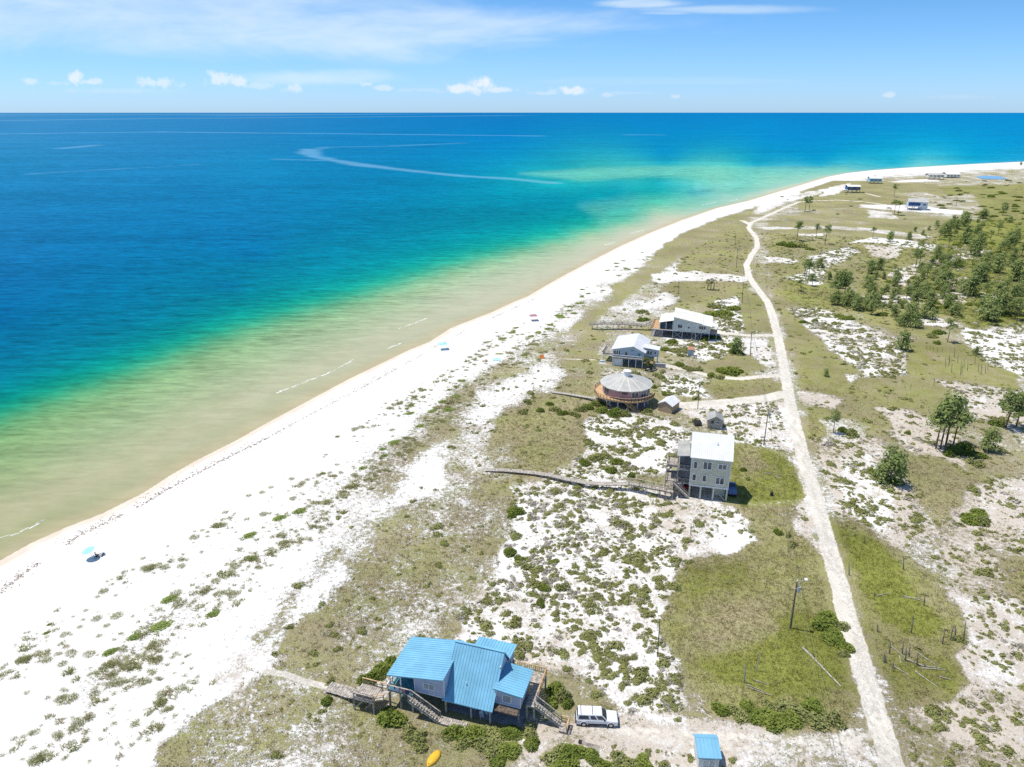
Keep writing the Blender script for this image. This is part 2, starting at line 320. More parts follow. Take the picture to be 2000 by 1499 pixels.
class MB:
    def __init__(s): s.v = []; s.f = []
    def add(s, vs, fs):
        n = len(s.v); s.v += [tuple(p) for p in vs]; s.f += [tuple(i+n for i in f) for f in fs]
    def hexa(s, b, tp):
        s.add(list(b)+list(tp), [(3,2,1,0),(4,5,6,7),(0,1,5,4),(1,2,6,5),(2,3,7,6),(3,0,4,7)]); return s
    def box(s, x0, y0, z0, x1, y1, z1):
        return s.hexa([(x0,y0,z0),(x1,y0,z0),(x1,y1,z0),(x0,y1,z0)], [(x0,y0,z1),(x1,y0,z1),(x1,y1,z1),(x0,y1,z1)])
    def slab(s, c, th=.1):
        return s.hexa([(p[0],p[1],p[2]-th) for p in c], c)
    def beam(s, p, q, w=.1, h=None):
        h = h or w; p = Vector(p); q = Vector(q); d = (q-p).normalized()
        up = Vector((0,0,1)) if abs(d.z) < .95 else Vector((0,1,0))
        a = d.cross(up).normalized()*w/2; b = a.cross(d).normalized()*h/2
        return s.hexa([p-a-b,p+a-b,p+a+b,p-a+b], [q-a-b,q+a-b,q+a+b,q-a+b])
    def cyl(s, p, q, r0, r1=None, n=8):
        r1 = r0 if r1 is None else r1; p = Vector(p); q = Vector(q); d = (q-p).normalized()
        up = Vector((0,0,1)) if abs(d.z) < .95 else Vector((1,0,0)); a = d.cross(up).normalized(); b = a.cross(d)
        vs = [p+(a*math.cos(2*math.pi*i/n)+b*math.sin(2*math.pi*i/n))*r0 for i in range(n)]
        vs += [q+(a*math.cos(2*math.pi*i/n)+b*math.sin(2*math.pi*i/n))*r1 for i in range(n)]
        s.add(vs, [(i,(i+1)%n,n+(i+1)%n,n+i) for i in range(n)]+[tuple(range(n-1,-1,-1)), tuple(range(n,2*n))]); return s
    def prism(s, prof, axis, a, b):
        # prof: polygon of (u,z); extruded along 'x' or 'y' from a to b
        n = len(prof)
        f = (lambda u,z,t: (t,u,z)) if axis == 'x' else (lambda u,z,t: (u,t,z))
        s.add([f(u,z,a) for u,z in prof]+[f(u,z,b) for u,z in prof], [(i,(i+1)%n,n+(i+1)%n,n+i) for i in range(n)]+[tuple(range(n-1,-1,-1)), tuple(range(n,2*n))]); return s
    def build(s, name, mat, parent=None, loc=None, bevel=0):
        me = bpy.data.meshes.new(name); me.from_pydata(s.v, [], s.f); me.materials.append(mat)
        import bmesh
        bm = bmesh.new(); bm.from_mesh(me); bmesh.ops.recalc_face_normals(bm, faces=bm.faces)
        if bevel: bmesh.ops.bevel(bm, geom=[e for e in bm.edges], offset=bevel, segments=2, affect='EDGES', clamp_overlap=True)
        bm.to_mesh(me); bm.free()
        o = bpy.data.objects.new(name, me); sc.collection.objects.link(o)
        if parent: o.parent = parent
        if loc is not None: o.location = loc
        return o

# ---------------- materials ----------------
def mat(name, col, rough=.8, var=.12, scale=3., stretch=None, spec=.3, col2=None, bump=0., metal=0.):
    m = bpy.data.materials.new(name); m.use_nodes = True; t = NT(m.node_tree); b = m.node_tree.nodes['Principled BSDF']
    co = t.coords('Object')
    if stretch: co = t.scale(co, *stretch)
    n = t.noise(co, scale, 5, .6)
    c2 = col2 or tuple(max(0, c*(1-2.2*var)) for c in col); c1 = col if col2 else tuple(min(1, c*(1+var*.8)) for c in col)
    t.l.new(t.mix(t.rng(n, .3, .7), c2, c1), b.inputs['Base Color'])
    b.inputs['Roughness'].default_value = rough; b.inputs['Specular IOR Level'].default_value = spec; b.inputs['Metallic'].default_value = metal
    if bump:
        bn = t.n.new('ShaderNodeBump'); bn.inputs['Strength'].default_value = bump; bn.inputs['Distance'].default_value = .03
        t.l.new(t.noise(co, scale*6, 3), bn.inputs['Height']); t.l.new(bn.outputs[0], b.inputs['Normal'])
    return m
def leafmat(name, a, b_, dark=None, trans=.25, scale=.6, oscale=None):
    m = bpy.data.materials.new(name); m.use_nodes = True; t = NT(m.node_tree); m.node_tree.nodes.remove(m.node_tree.nodes['Principled BSDF'])
    geo = t.n.new('ShaderNodeNewGeometry'); oi = t.n.new('ShaderNodeObjectInfo')
    n = t.noise(geo.outputs['Position'], scale, 3, .6); r = oi.outputs['Random']
    ri = geo.outputs['Random Per Island']
    f = t.math('ADD', t.math('MULTIPLY', t.rng(n, .3, .7), .45), t.math('ADD', t.math('MULTIPLY', r, .25), t.math('MULTIPLY', ri, .3)))
    c = t.mix(f, a, b_)
    d = t.n.new('ShaderNodeBsdfDiffuse'); tr = t.n.new('ShaderNodeBsdfTranslucent'); t.l.new(c, d.inputs[0]); t.l.new(c, tr.inputs[0])
    mx = t.n.new('ShaderNodeMixShader'); mx.inputs[0].default_value = trans; t.l.new(d.outputs[0], mx.inputs[1]); t.l.new(tr.outputs[0], mx.inputs[2])
    t.l.new(mx.outputs[0], m.node_tree.nodes['Material Output'].inputs[0]); return m
M = {}
M['wood'] = mat('weathered_wood', (.50,.45,.39), .9, .25, 2.5, (1,1,1), .1)
M['wood_new'] = mat('fresh_wood', (.62,.42,.24), .85, .15, 2.5, None, .1)
M['wood_dark'] = mat('dark_wood', (.16,.125,.10), .9, .25, 3, None, .1)
M['bark'] = mat('pine_bark', (.22,.17,.13), .95, .3, 2, (1,1,.3), .05)
M['snag'] = mat('charred_bark', (.30,.27,.25), .95, .3, 3, (1,1,.3), .05)
M['drift'] = mat('bleached_wood', (.52,.48,.42), .95, .2, 3, None, .05)
M['pole'] = mat('treated_pole', (.19,.16,.13), .9, .2, 3, (1,1,.2), .05)
M['white'] = mat('white_paint', (.80,.80,.79), .6, .04, 2)
M['metalroof'] = mat('white_metal_roof', (.84,.84,.84), .42, .04, .6)
M['greyroof'] = mat('grey_metal_roof', (.50,.49,.45), .5, .08, .5)
M['creamroof'] = mat('cream_roof', (.78,.75,.66), .6, .05, .4)
M['blueroof'] = mat('blue_metal_roof', (.20,.47,.64), .42, .07, .35, None, .5)
M['lav'] = mat('lavender_siding', (.50,.53,.66), .75, .05, 1)
M['green'] = mat('sage_siding', (.60,.585,.47), .8, .05, 1)
M['trim'] = mat('pale_trim', (.74,.76,.76), .6, .04, 2)
M['glass'] = mat('dark_glass', (.035,.055,.085), .12, .3, 1, None, .8)
M['glass2'] = mat('pale_glass', (.35,.42,.45), .15, .1, 1, None, .8)
M['blueglass'] = mat('screened_glass', (.03,.075,.13), .2, .3, 1, None, .6)
M['pink'] = mat('rose_siding', (.58,.34,.34), .8, .08, 2)
M['tan'] = mat('tan_boards', (.50,.36,.24), .85, .12, 2, (6,6,.6))
M['paleblue'] = mat('pale_blue_siding', (.46,.57,.64), .75, .05, 1)
M['offwhite'] = mat('offwhite_siding', (.66,.68,.64), .75, .05, 1)
M['concrete'] = mat('concrete', (.52,.50,.47), .9, .12, 1)
M['slabshade'] = mat('shaded_floor_slab', (.30,.30,.32), .9, .12, 1)  # concrete darkened and cooled: under-house shade painted into the slab colour
M['teal'] = mat('teal_floor', (.10,.30,.36), .7, .1, 2)
M['dark'] = mat('dark_metal', (.03,.03,.035), .5, .2, 3)
M['carwhite'] = mat('white_car_paint', (.80,.81,.83), .25, .02, 1, None, .6)
M['carred'] = mat('red_car_paint', (.45,.02,.05), .25, .05, 1, None, .6)
M['carblue'] = mat('blue_car_paint', (.10,.18,.35), .25, .05, 1, None, .6)
M['tyre'] = mat('tyre_rubber', (.03,.03,.03), .9, .1, 3)
M['rim'] = mat('alloy_rim', (.55,.55,.55), .4, .05, 3, None, .5, None, 0, .5)
M['yellow'] = mat('yellow_hull', (.80,.47,.04), .4, .05, 2)
M['orange'] = mat('orange_cloth', (.70,.22,.06), .8, .1, 2)
M['aqua'] = mat('aqua_cloth', (.38,.70,.78), .8, .05, 2)
M['redcloth'] = mat('red_cloth', (.42,.22,.24), .85, .1, 2)
M['skin'] = mat('skin', (.55,.36,.27), .7, .05, 2)
M['navy'] = mat('navy_cloth', (.04,.06,.14), .9, .1, 2)
M['rust'] = mat('terracotta_roof', (.48,.25,.17), .8, .12, 2)
M['navywall'] = mat('deep_blue_siding', (.03,.09,.26), .7, .1, 1)
M['skywall'] = mat('sky_blue_siding', (.30,.58,.72), .7, .05, 1)
M['wire'] = mat('cable', (.22,.22,.12), .6, .05, 1)
M['grey'] = mat('grey_steel', (.42,.44,.46), .5, .08, 2)
M['scrub'] = leafmat('olive_scrub', (.20,.21,.07), (.40,.41,.16), scale=.35)
M['scrubgrey'] = leafmat('grey_scrub', (.36,.33,.27), (.66,.61,.52), scale=.5)
M['bush'] = leafmat('dark_bush', (.105,.155,.03), (.33,.38,.09), scale=.5)
M['mixbush'] = leafmat('mixed_bush', (.16,.19,.06), (.42,.42,.17), scale=.9)
M['pine'] = leafmat('pine_needles', (.14,.20,.06), (.40,.45,.17), scale=.5)
M['dune'] = leafmat('dune_grass', (.22,.24,.08), (.48,.46,.23), scale=.5)
M['mound'] = leafmat('creeping_green', (.22,.29,.07), (.40,.48,.16), scale=.8)
M['tuft'] = leafmat('dry_grass', (.24,.215,.10), (.50,.445,.26), scale=.18)
M['lushtuft'] = leafmat('lush_grass', (.15,.17,.03), (.33,.34,.10), scale=.2)
M['palm'] = leafmat('palm_frond', (.10,.13,.035), (.26,.28,.10), scale=.8)
M['weed'] = mat('seaweed', (.34,.25,.19), .95, .3, 2)
def sandmat():
    m = bpy.data.materials.new('sand_and_cover'); m.use_nodes = True; t = NT(m.node_tree); b = m.node_tree.nodes['Principled BSDF']
    co = t.coords('Object'); _, g, l, dd, wet = t.attr('cover'); _, rd, edge, _, _ = t.attr('tracks')
    nf = t.noise(co, 1.15, 8, .72); nm = t.noise(co, .22, 5, .6, .4); nl = t.noise(co, .035, 4, .6)
    nv = t.noise(t.scale(co, 1, 1, 1), 4.5, 5, .75)
    val = t.math('ADD', t.math('MULTIPLY', nf, .50), t.math('ADD', t.math('MULTIPLY', nm, .18), t.math('MULTIPLY', nv, .32)))
    val = t.math('MULTIPLY_ADD', t.math('SUBTRACT', val, .5), 3.0, .5)
    veg = t.rng(t.math('SUBTRACT', g, val), -.10, .16)
    veg = t.math('MULTIPLY', veg, t.rng(g, .0, .05))
    nf2 = t.noise(t.scale(co, 1.13, .91, 1), 1.9, 8, .75); v2 = t.math('MULTIPLY_ADD', t.math('SUBTRACT', t.math('ADD', t.math('MULTIPLY', nf2, .65), t.math('MULTIPLY', t.noise(co, .31, 4), .35)), .5), 3.2, .55)
    lit = t.math('MULTIPLY', t.rng(t.math('SUBTRACT', dd, v2), -.15, .2), t.rng(dd, 0., .05))
    sand = t.mix(t.rng(nl, .35, .65), (.70,.68,.64), (.79,.775,.74)); trk = t.n.new('ShaderNodeMapping'); trk.inputs['Rotation'].default_value = (0, 0, R(-52)); trk.inputs['Scale'].default_value = (.05, 1, 1); t.l.new(co, trk.inputs[0]); sand = t.mix(t.math('MULTIPLY', t.rng(t.noise(trk.outputs[0], .45, 5, .7), .52, .72), .30), sand, (.62,.60,.56))
    sand = t.mix(t.math('MULTIPLY', t.rng(nv, .35, .75), .2), sand, (.70,.66,.60))
    litc = t.mix(t.rng(nv, .35, .65), (.60,.51,.41), (.36,.295,.22))
    c = t.mix(t.math('MULTIPLY', lit, .8), sand, litc)
    dry = t.mix(t.rng(nv, .32, .68), (.19,.165,.08), (.485,.42,.255))
    dry = t.mix(t.rng(t.noise(co, .09, 4, .6), .40, .62), dry, t.mix(t.rng(nv, .32, .68), (.165,.165,.062), (.40,.38,.18)))
    dry = t.mix(t.math('MULTIPLY', t.rng(t.noise(co, .055, 3), .55, .75), .6), dry, (.36,.27,.19))
    lush = t.mix(t.rng(nv, .3, .7), (.13,.145,.02), (.31,.32,.085))
    lm = t.rng(t.math('ADD', l, t.math('MULTIPLY', t.math('SUBTRACT', nm, .5), 1.3)), .15, .95)
    vc = t.mix(lm, dry, lush); tone = t.rng(t.noise(co, .045, 5, .62), .34, .66, .80, 1.12); tc = t.n.new('ShaderNodeCombineXYZ'); [t.l.new(tone, tc.inputs[i]) for i in range(3)]; vc = t.mul(vc, tc.outputs[0])
    c = t.mix(veg, c, vc)
    rn = t.math('MULTIPLY_ADD', t.math('SUBTRACT', nf, .5), 1.3, rd)
    rc = t.mix(t.rng(t.noise(t.scale(co, 1, .25, 1), 1.1, 5, .65), .35, .65), (.65,.60,.51), (.74,.69,.60)); rc = t.mix(t.math('MULTIPLY', edge, .5), rc, (.80, .765, .69))
    c = t.mix(t.rng(rn, .30, .62), c, rc)
    wc = t.mix(t.rng(nm, .3, .7), (.62,.53,.43), (.70,.61,.51))
    c = t.mix(wet, c, wc)
    t.l.new(c, b.inputs['Base Color']); b.inputs['Roughness'].default_value = .95; b.inputs['Specular IOR Level'].default_value = .1
    bn = t.n.new('ShaderNodeBump'); bn.inputs['Strength'].default_value = .7; bn.inputs['Distance'].default_value = .22
    hh = t.math('ADD', t.math('MULTIPLY', t.math('MULTIPLY', veg, nf), 1.2), t.math('ADD', t.math('MULTIPLY', nv, .25), t.math('MULTIPLY', t.math('MULTIPLY', nf2, lit), .5)))
    t.l.new(hh, bn.inputs['Height']); t.l.new(bn.outputs[0], b.inputs['Normal'])
    return m
# ---------------- ground ----------------
def polar(a_list, r_list):
    A, Rr = np.meshgrid(a_list, r_list); return (Rr*np.sin(A)).ravel(), (Rr*np.cos(A)).ravel(), A.shape
def gridfaces(shape, keep=None):
    n, m = shape; i = np.arange(n*m).reshape(n, m)
    f = np.stack([i[:-1,:-1], i[:-1,1:], i[1:,1:], i[1:,:-1]], -1).reshape(-1, 4)
    if keep is not None: f = f[keep[f].any(1)]
    return f
aa = np.radians(np.concatenate([np.arange(-120, -46, 2.), np.arange(-46, 46, .13), np.arange(46, 121, 2.)]))
rr = 30*np.exp(np.arange(0, math.log(3600/30.), .0052))
x, y, shp = polar(aa, rr)
sd = sd_shore(x, y); fld = fields(x, y); z = gz(x, y, sd)
f = gridfaces(shp, sd > -30)
used = np.zeros(len(x), bool); used[f.ravel()] = True; remap = np.cumsum(used)-1
x, y, z, sd = x[used], y[used], z[used], sd[used]; f = remap[f][:, ::-1]
g_, l_, d_, s_ = [fld[k][used] for k in 'glds']
g_ = g_ + (g_ > .03)*(fbm(x, y, 1/11., 3, 51)-.5)*.55; d_ = d_ + (fbm(x, y, 1/13., 3, 55)-.5)*.6
onland = sstep(14, 26, sd)
drd = dseg(x, y, road); rdm = sstep(2.15, .9, drd + .5*(fbm(x, y, 1/2.5, 2, 67)-.5)); rut = sstep(.42, .1, np.abs(drd-.78))*sstep(.3, .6, fbm(x, y, 1/8., 3, 69))
for pts, hw, k in tracks: rdm = np.maximum(rdm, k*sstep(hw*1.5, hw*.55, dseg(x, y, pts)))
wet = np.clip(1.05*sstep(4.6, 1.0, sd + 1.2*(fbm(x, y, 1/14., 2, 77)-.5)), 0, 1)
ground = meshnp('ground', np.stack([x, y, z], 1), f, sandmat(), smooth=True); tag(ground, 'white sand ground with dry grass and litter cover', kind='structure')
def setattr4(o, name, arrs):
    a = o.data.color_attributes.new(name, 'FLOAT_COLOR', 'POINT'); a.data.foreach_set('color', np.stack(arrs, 1).astype(np.float32).ravel())
setattr4(ground, 'cover', [g_*onland, l_*onland, d_*onland, wet]); setattr4(ground, 'tracks', [rdm, rut, rdm*0, rdm*0+1])
# ---------------- sea ----------------
SEAC = '''0 222 72 142 198;500 222 50 132 194;1000 221 12 122 192;1500 221 0 128 198;2000 221 0 135 205
0 245 52 135 194;500 245 38 128 192;1000 240 0 122 192;1500 240 0 138 204;2000 240 0 142 208
0 265 55 140 197;500 265 30 130 190;1000 270 0 130 195;1500 270 0 140 204;2000 270 0 145 208
0 320 35 135 190;500 320 20 135 190;1000 300 0 142 196;1300 300 0 142 196;1600 310 0 148 200;1900 305 0 160 208
1100 326 20 158 180;1300 316 15 155 192;1480 322 15 160 195;1600 322 20 162 198;1750 317 20 170 205;1800 322 120 205 210;1640 331 120 200 200
1150 345 70 190 178;1250 340 85 196 184;1275 331 80 195 186;1350 331 95 200 188;1430 331 100 203 190;1300 336 95 200 188;1400 340 140 212 190;1500 345 165 218 198;1600 344 210 222 208
1050 340 30 170 185;1100 362 20 168 182;1220 362 45 176 183;1300 360 45 175 188;1360 376 90 190 190;1450 362 120 200 196;1550 357 195 216 205
1450 376 160 206 194;1520 372 208 216 202;1000 375 0 150 178;1150 378 10 165 178
0 440 25 120 180;500 440 10 120 175;900 400 0 138 172
0 500 20 115 175;500 500 0 115 170;800 440 0 132 168
0 560 10 108 166
0 620 0 104 160;450 560 0 116 162'''
cp = [[float(q) for q in e.split()] for ln in SEAC.split('\n') for e in ln.split(';')]  # top row paled toward the sky: horizon haze painted into the sea colour
# the drop-off: a line where the sandy shelf falls away, then the shelf colours out to the beach
DROP = [(-60,835),(0,812),(100,775),(200,742),(300,705),(400,665),(500,633),(600,604),(700,577),(800,545),(900,515),(1000,490),(1050,480),(1141,453),(1209,436),(1277,403)]
dx_, dy_ = [q[0] for q in DROP], [q[1] for q in DROP]; sx_, sy_ = [q[0] for q in shore_px], [q[1] for q in shore_px]
for xx in range(-40, 1290, 66):
    yl = float(np.interp(xx, dx_, dy_)); ys = float(np.interp(xx, sx_, sy_)); k = (xx+40)/1330.; sc_ = 1-.55*k; L = ys-yl; w_ = k
    mixc = lambda a, b: [a[i]*(1-w_)+b[i]*w_ for i in range(3)]
    for off, ca, cb in ((-150,(0,112,158),(0,146,172)),(-95,(0,118,152),(0,155,172)),(-55,(0,130,146),(10,165,168)),(-25,(0,146,134),(35,180,165)),(-6,(34,152,120),(85,190,162))):
        cp.append([xx, yl+off*sc_, *mixc(ca, cb)])
    for fr_, ca, cb in ((.05,(92,162,114),(135,198,166)),(.16,(128,170,118),(170,204,174)),(.34,(146,174,126),(186,206,184)),(.52,(166,178,136),(200,206,188)),(.72,(190,187,152),(206,207,190)),(.92,(168,174,132),(204,205,188))):
        if L*fr_ > 3: cp.append([xx, yl+L*fr_, *mixc(ca, cb)])
cp = np.array(cp)
def s2l(c): c = c/255.; return np.where(c < .04045, c/12.92, ((c+.055)/1.055)**2.4)
CS = np.array([1/2.2, 1.0])
cpx = cp[:, :2]*CS; cl = cp[:, 2:]/255.
dm = np.sqrt(((cpx[:, None]-cpx[None])**2).sum(-1)+9); wts = np.linalg.solve(dm - np.eye(len(dm))*4., cl - cl.mean(0))
aa = np.radians(np.concatenate([np.arange(-120, -46, 4.), np.arange(-46, 46.1, .22), np.arange(50, 121, 4.)]))
rr = 40*np.exp(np.arange(0, math.log(90000/40.), .010))
x, y, shp = polar(aa, rr); px, py = proj(x, y, SEA)
q = np.stack([np.clip(px, -20, 2020), np.clip(py, 221, 1110)], 1)*CS
col = np.zeros((len(q), 3))
for i in range(0, len(q), 20000):
    dq = np.sqrt(((q[i:i+20000, None]-cpx[None])**2).sum(-1)+9); col[i:i+20000] = dq@wts
col = s2l(np.clip(col + cl.mean(0), 0, 1)*255)
qx, qy = proj(x + 14*(fbm(x, y, 1/70., 3, 91)-.5), y + 30*(fbm(x, y, 1/90., 3, 95)-.5), SEA)
for poly, fe, cc_, k_ in [([(1010,340),(1150,330),(1300,326),(1500,327),(1660,328),(1640,334),(1590,350),(1520,368),(1440,384),(1400,372),(1450,358),(1380,348),(1260,345),(1130,353)], 5, (118,204,190), .6),
                     ([(1130,400),(1230,385),(1330,384),(1400,392),(1340,412),(1250,435),(1180,445)], 14, (120,203,182), .35), ([(1150,352),(1260,352),(1360,360),(1340,374),(1220,374)], 12, (50,180,188), .25), ([(1345,371),(1395,372),(1380,381),(1345,381)], 4, (20,140,180), .25)]:
    sel = (qx > 900) & (qx < 1750) & (qy < 480) & (qy > 221); a_, b_ = qx[sel], qy[sel]; wt_ = k_*sstep(-fe, fe, np.where(inpoly(a_, b_, poly), 1, -1)*dseg(a_, b_, poly, True)*1.0)
    col[sel] = col[sel]*(1-wt_[:, None]) + wt_[:, None]*s2l(np.array(cc_, float))
sd = sd_shore(x, y)
edge = sstep(-8, -.2, sd + 1.5*(fbm(x, y, 1/10., 2, 5)-.5))
col = col*(1-.7*edge[:, None]) + .7*edge[:, None]*s2l(np.array([206, 190, 160.]))
def line(pts, wd, k=1.):
    P_ = W(pts, SEA); dd = dseg(x, y, P_); ww = wd; return k*sstep(ww, ww*.2, dd)
slick = np.zeros(len(x))
wob = lambda s: 1
for pts, wd, k in [([(600,292),(612,306),(700,322),(800,334),(900,344),(1000,350),(1080,358)], 11, .55), ([(600,296),(640,288),(760,286),(900,280)], 9, .3), ([(0,262),(300,258),(700,262),(1050,266)], 10, .5),
                   ([(0,236),(300,232),(700,229),(1000,226)], 30, .35), ([(540,311),(640,314)], 8, .35), ([(120,290),(190,284)], 8, .5), ([(450,226),(800,223)], 40, .4), ([(0,225),(500,224)], 60, .5), ([(1230,264),(1280,264)], 10, .3), ([(1360,350),(1366,376)], 3, .2), ([(60,340),(380,322)], 4, .25)]:
    P_ = W(pts, SEA); scl = np.hypot(x, y)/600.; dd = dseg(x, y, P_)/np.maximum(scl, .3) + 10*(fbm(x, y, 1/60., 3, 13)-.5); slick = np.maximum(slick, k*sstep(wd, wd*.2, dd))
foam = np.zeros(len(x))
f = gridfaces(shp, sd < 12)[:, ::-1]
used = np.zeros(len(x), bool); used[f.ravel()] = True; remap = np.cumsum(used)-1; f = remap[f]
sea_d = (x[used], y[used], col[used], slick[used], sd[used])
def seamat():
    m = bpy.data.materials.new('sea_water'); m.use_nodes = True; t = NT(m.node_tree); m.node_tree.nodes.remove(m.node_tree.nodes['Principled BSDF'])
    co = t.coords('Object'); c, _, _, _, _ = t.attr('depth_haze_colour'); _, sl, shn, bars, _ = t.attr('marks')
    ang = t.n.new('ShaderNodeMapping'); ang.inputs['Rotation'].default_value = (0, 0, R(28)); ang.inputs['Scale'].default_value = (.38, 1, 1); t.l.new(co, ang.inputs[0]); wv = ang.outputs[0]
    n1 = t.noise(wv, .55, 5, .62, .3); n2 = t.noise(wv, .10, 4, .6, .5); n3 = t.noise(t.scale(co, .5, 1.6, 1), .006, 5, .6, .6); a2 = t.n.new('ShaderNodeMapping'); a2.inputs['Rotation'].default_value = (0, 0, R(-8)); a2.inputs['Scale'].default_value = (.22, 1, 1); t.l.new(co, a2.inputs[0]); n4 = t.noise(a2.outputs[0], .28, 4, .6, .8)
    k = t.math('ADD', t.math('MULTIPLY', t.math('SUBTRACT', n1, .5), .95), t.math('ADD', t.math('MULTIPLY', t.math('SUBTRACT', n2, .5), .35), t.math('MULTIPLY', t.math('SUBTRACT', n3, .5), .5)))
    k = t.math('ADD', k, t.math('MULTIPLY', t.math('SUBTRACT', n4, .5), 1.1)); k = t.math('MULTIPLY_ADD', k, t.math('SUBTRACT', 1.2, t.math('MULTIPLY', shn, .95)), 1.0)  # light and dark of ripples and swell multiplied into the water colour
    cc = t.n.new('ShaderNodeCombineXYZ'); [t.l.new(k, cc.inputs[i]) for i in range(3)]
    hsv = t.n.new('ShaderNodeHueSaturation'); hsv.inputs['Saturation'].default_value = 1.0; t.l.new(c, hsv.inputs['Color']); c = t.mul(hsv.outputs[0], (.70, .70, .635)); c = t.mul(c, cc.outputs[0])
    c = t.mix(t.math('MULTIPLY', sl, .42), c, (.35, .62, .80))
    bb = t.noise(t.scale(co, 1, 1, 1), .09, 4, .6); c = t.mix(t.math('MULTIPLY', t.math('MULTIPLY', shn, t.rng(bb, .45, .7)), .16), c, (.55, .52, .38))
    df = t.n.new('ShaderNodeBsdfDiffuse'); t.l.new(c, df.inputs[0])
    gl = t.n.new('ShaderNodeBsdfGlossy'); gl.inputs['Roughness'].default_value = .22
    bn = t.n.new('ShaderNodeBump'); bn.inputs['Strength'].default_value = .5; bn.inputs['Distance'].default_value = .5
    t.l.new(t.math('ADD', n1, t.math('MULTIPLY', n2, 1.5)), bn.inputs['Height']); t.l.new(bn.outputs[0], gl.inputs['Normal']); t.l.new(bn.outputs[0], df.inputs['Normal'])
    fr = t.n.new('ShaderNodeFresnel'); fr.inputs[0].default_value = 1.33; t.l.new(bn.outputs[0], fr.inputs['Normal'])
    mx = t.n.new('ShaderNodeMixShader'); t.l.new(t.math('MINIMUM', t.math('MULTIPLY', fr.outputs[0], .4), .022), mx.inputs[0]); t.l.new(df.outputs[0], mx.inputs[1]); t.l.new(gl.outputs[0], mx.inputs[2])
    t.l.new(mx.outputs[0], m.node_tree.nodes['Material Output'].inputs[0]); return m
x, y, col, slick, sd = sea_d
sea = meshnp('sea', np.stack([x, y, np.full(len(x), SEA)], 1), f, seamat(), smooth=True); tag(sea, 'clear sea turning from green shallows to deep blue', kind='structure')
setattr4(sea, 'depth_haze_colour', [col[:, 0], col[:, 1], col[:, 2], col[:, 0]*0+1])
shn = sstep(-60, -8, sd)
setattr4(sea, 'marks', [slick, shn, slick*0, slick*0+1])
# breaking foam: low ragged ridges of white water
fm = mat('sea_foam', (.74, .75, .68), .8, .03, 4)
for pts, wd, lb in [([(778,642),(800,635),(818,628),(836,621)], .55, 'long white breaker line nearest the light blue beach shade'), ([(538,768),(570,757),(600,744),(640,730),(690,703)], .45, 'longest thin breaker line over the tan sandbar'),
                ([(756,681),(784,671)], .5, 'short white breaker between the two long breaker lines'), ([(0,1052),(40,1040),(85,1017)], .3, 'thin lace of foam at the left edge of the shallows'), ([(1180,479),(1200,474)], .7, 'short breaker beside the mid beach'), ([(1230,456),(1258,450)], .7, 'white breaker curling off the beach before the far bend'), ([(1370,401),(1400,395)], .9, 'white breaker off the far beach by the last turquoise bar'), ([(1425,393),(1440,390)], .9, 'smallest white breaker at the far bend of the beach')]:
    P_ = W(pts, SEA); mb = MB()
    for i in range(len(P_)-1):
        a, b = Vector((*P_[i], SEA)), Vector((*P_[i+1], SEA)); L = (b-a).length; nseg = max(2, int(L/1.2)); dr = (b-a)/L; nn = Vector((-dr.y, dr.x, 0))
        for k in range(nseg):
            c0 = a+dr*(L*k/nseg)+nn*random.uniform(-.3, .3); c1 = c0+dr*(L/nseg*random.uniform(.7, 1.6)); ww = wd*random.uniform(.25, 1.)
            h = random.uniform(.05, .16)
            mb.add([c0-nn*ww, c0+nn*ww*.4, c1+nn*ww*.5, c1-nn*ww*.8, (c0+c1)/2+Vector((0,0,h))], [(0,1,4),(1,2,4),(2,3,4),(3,0,4)])
    tag(mb.build('breaker', fm, loc=(0, 0, .01)), lb, 'foam', 'lines of breaking foam')
# pond
def ring(px_pts, z): return [(*G(a, b), z) for a, b in px_pts]
pond_pts = ring([(1908,345),(1925,344),(1945,344.5),(1962,347.5),(1967,350.5),(1950,351),(1925,350.5),(1912,348.5)], .35)
mb = MB(); mb.add(pond_pts, [tuple(range(len(pond_pts)))]); pm = mat('pond_water', (.16,.33,.52), .15, .05, .1, None, .6)
tag(mb.build('pond', pm), 'small blue pond behind the far houses', kind='structure')
#@@OBJECTS
# ---------------- structure builders ----------------
class Frame:
    def __init__(s, ox, oy, a): s.o = (ox, oy); s.a = R(a)
    def px(s, a, b, z):
        x, y = G(a, b, z); dx, dy = x-s.o[0], y-s.o[1]
        return (dx*math.cos(s.a)+dy*math.sin(s.a), -dx*math.sin(s.a)+dy*math.cos(s.a), z)
def window(par, o, u, n, w, h, frame='trim', pane='glass', nx=1, ny=2, fw=.1):
    o = Vector(o); u = Vector(u); n = Vector(n); zv = Vector((0,0,1)); e = n*.04; mb = MB()
    for k in (0, w): mb.beam(o+u*k+e, o+u*k+zv*h+e, fw, .09)
    for k in (0, h): mb.beam(o+zv*k-u*fw/2+e*1.1, o+u*(w+fw/2)+zv*k+e*1.1, .1, fw)
    for k in range(1, nx): mb.beam(o+u*w*k/nx+e, o+u*w*k/nx+zv*h+e, fw*.9, .07)
    f = mb.build('window', M[frame], par)
    for k in range(nx):
        a = o+u*(w*k/nx+fw*.45)+n*.02; b = o+u*(w*(k+1)/nx-fw*.45)+n*.02
        mb = MB(); mb.hexa([a-n*.03, b-n*.03, b+n*.015, a+n*.015], [a-n*.03+zv*h, b-n*.03+zv*h, b+n*.015+zv*h, a+n*.015+zv*h]); mb.build('pane', M[pane], f)
    return f
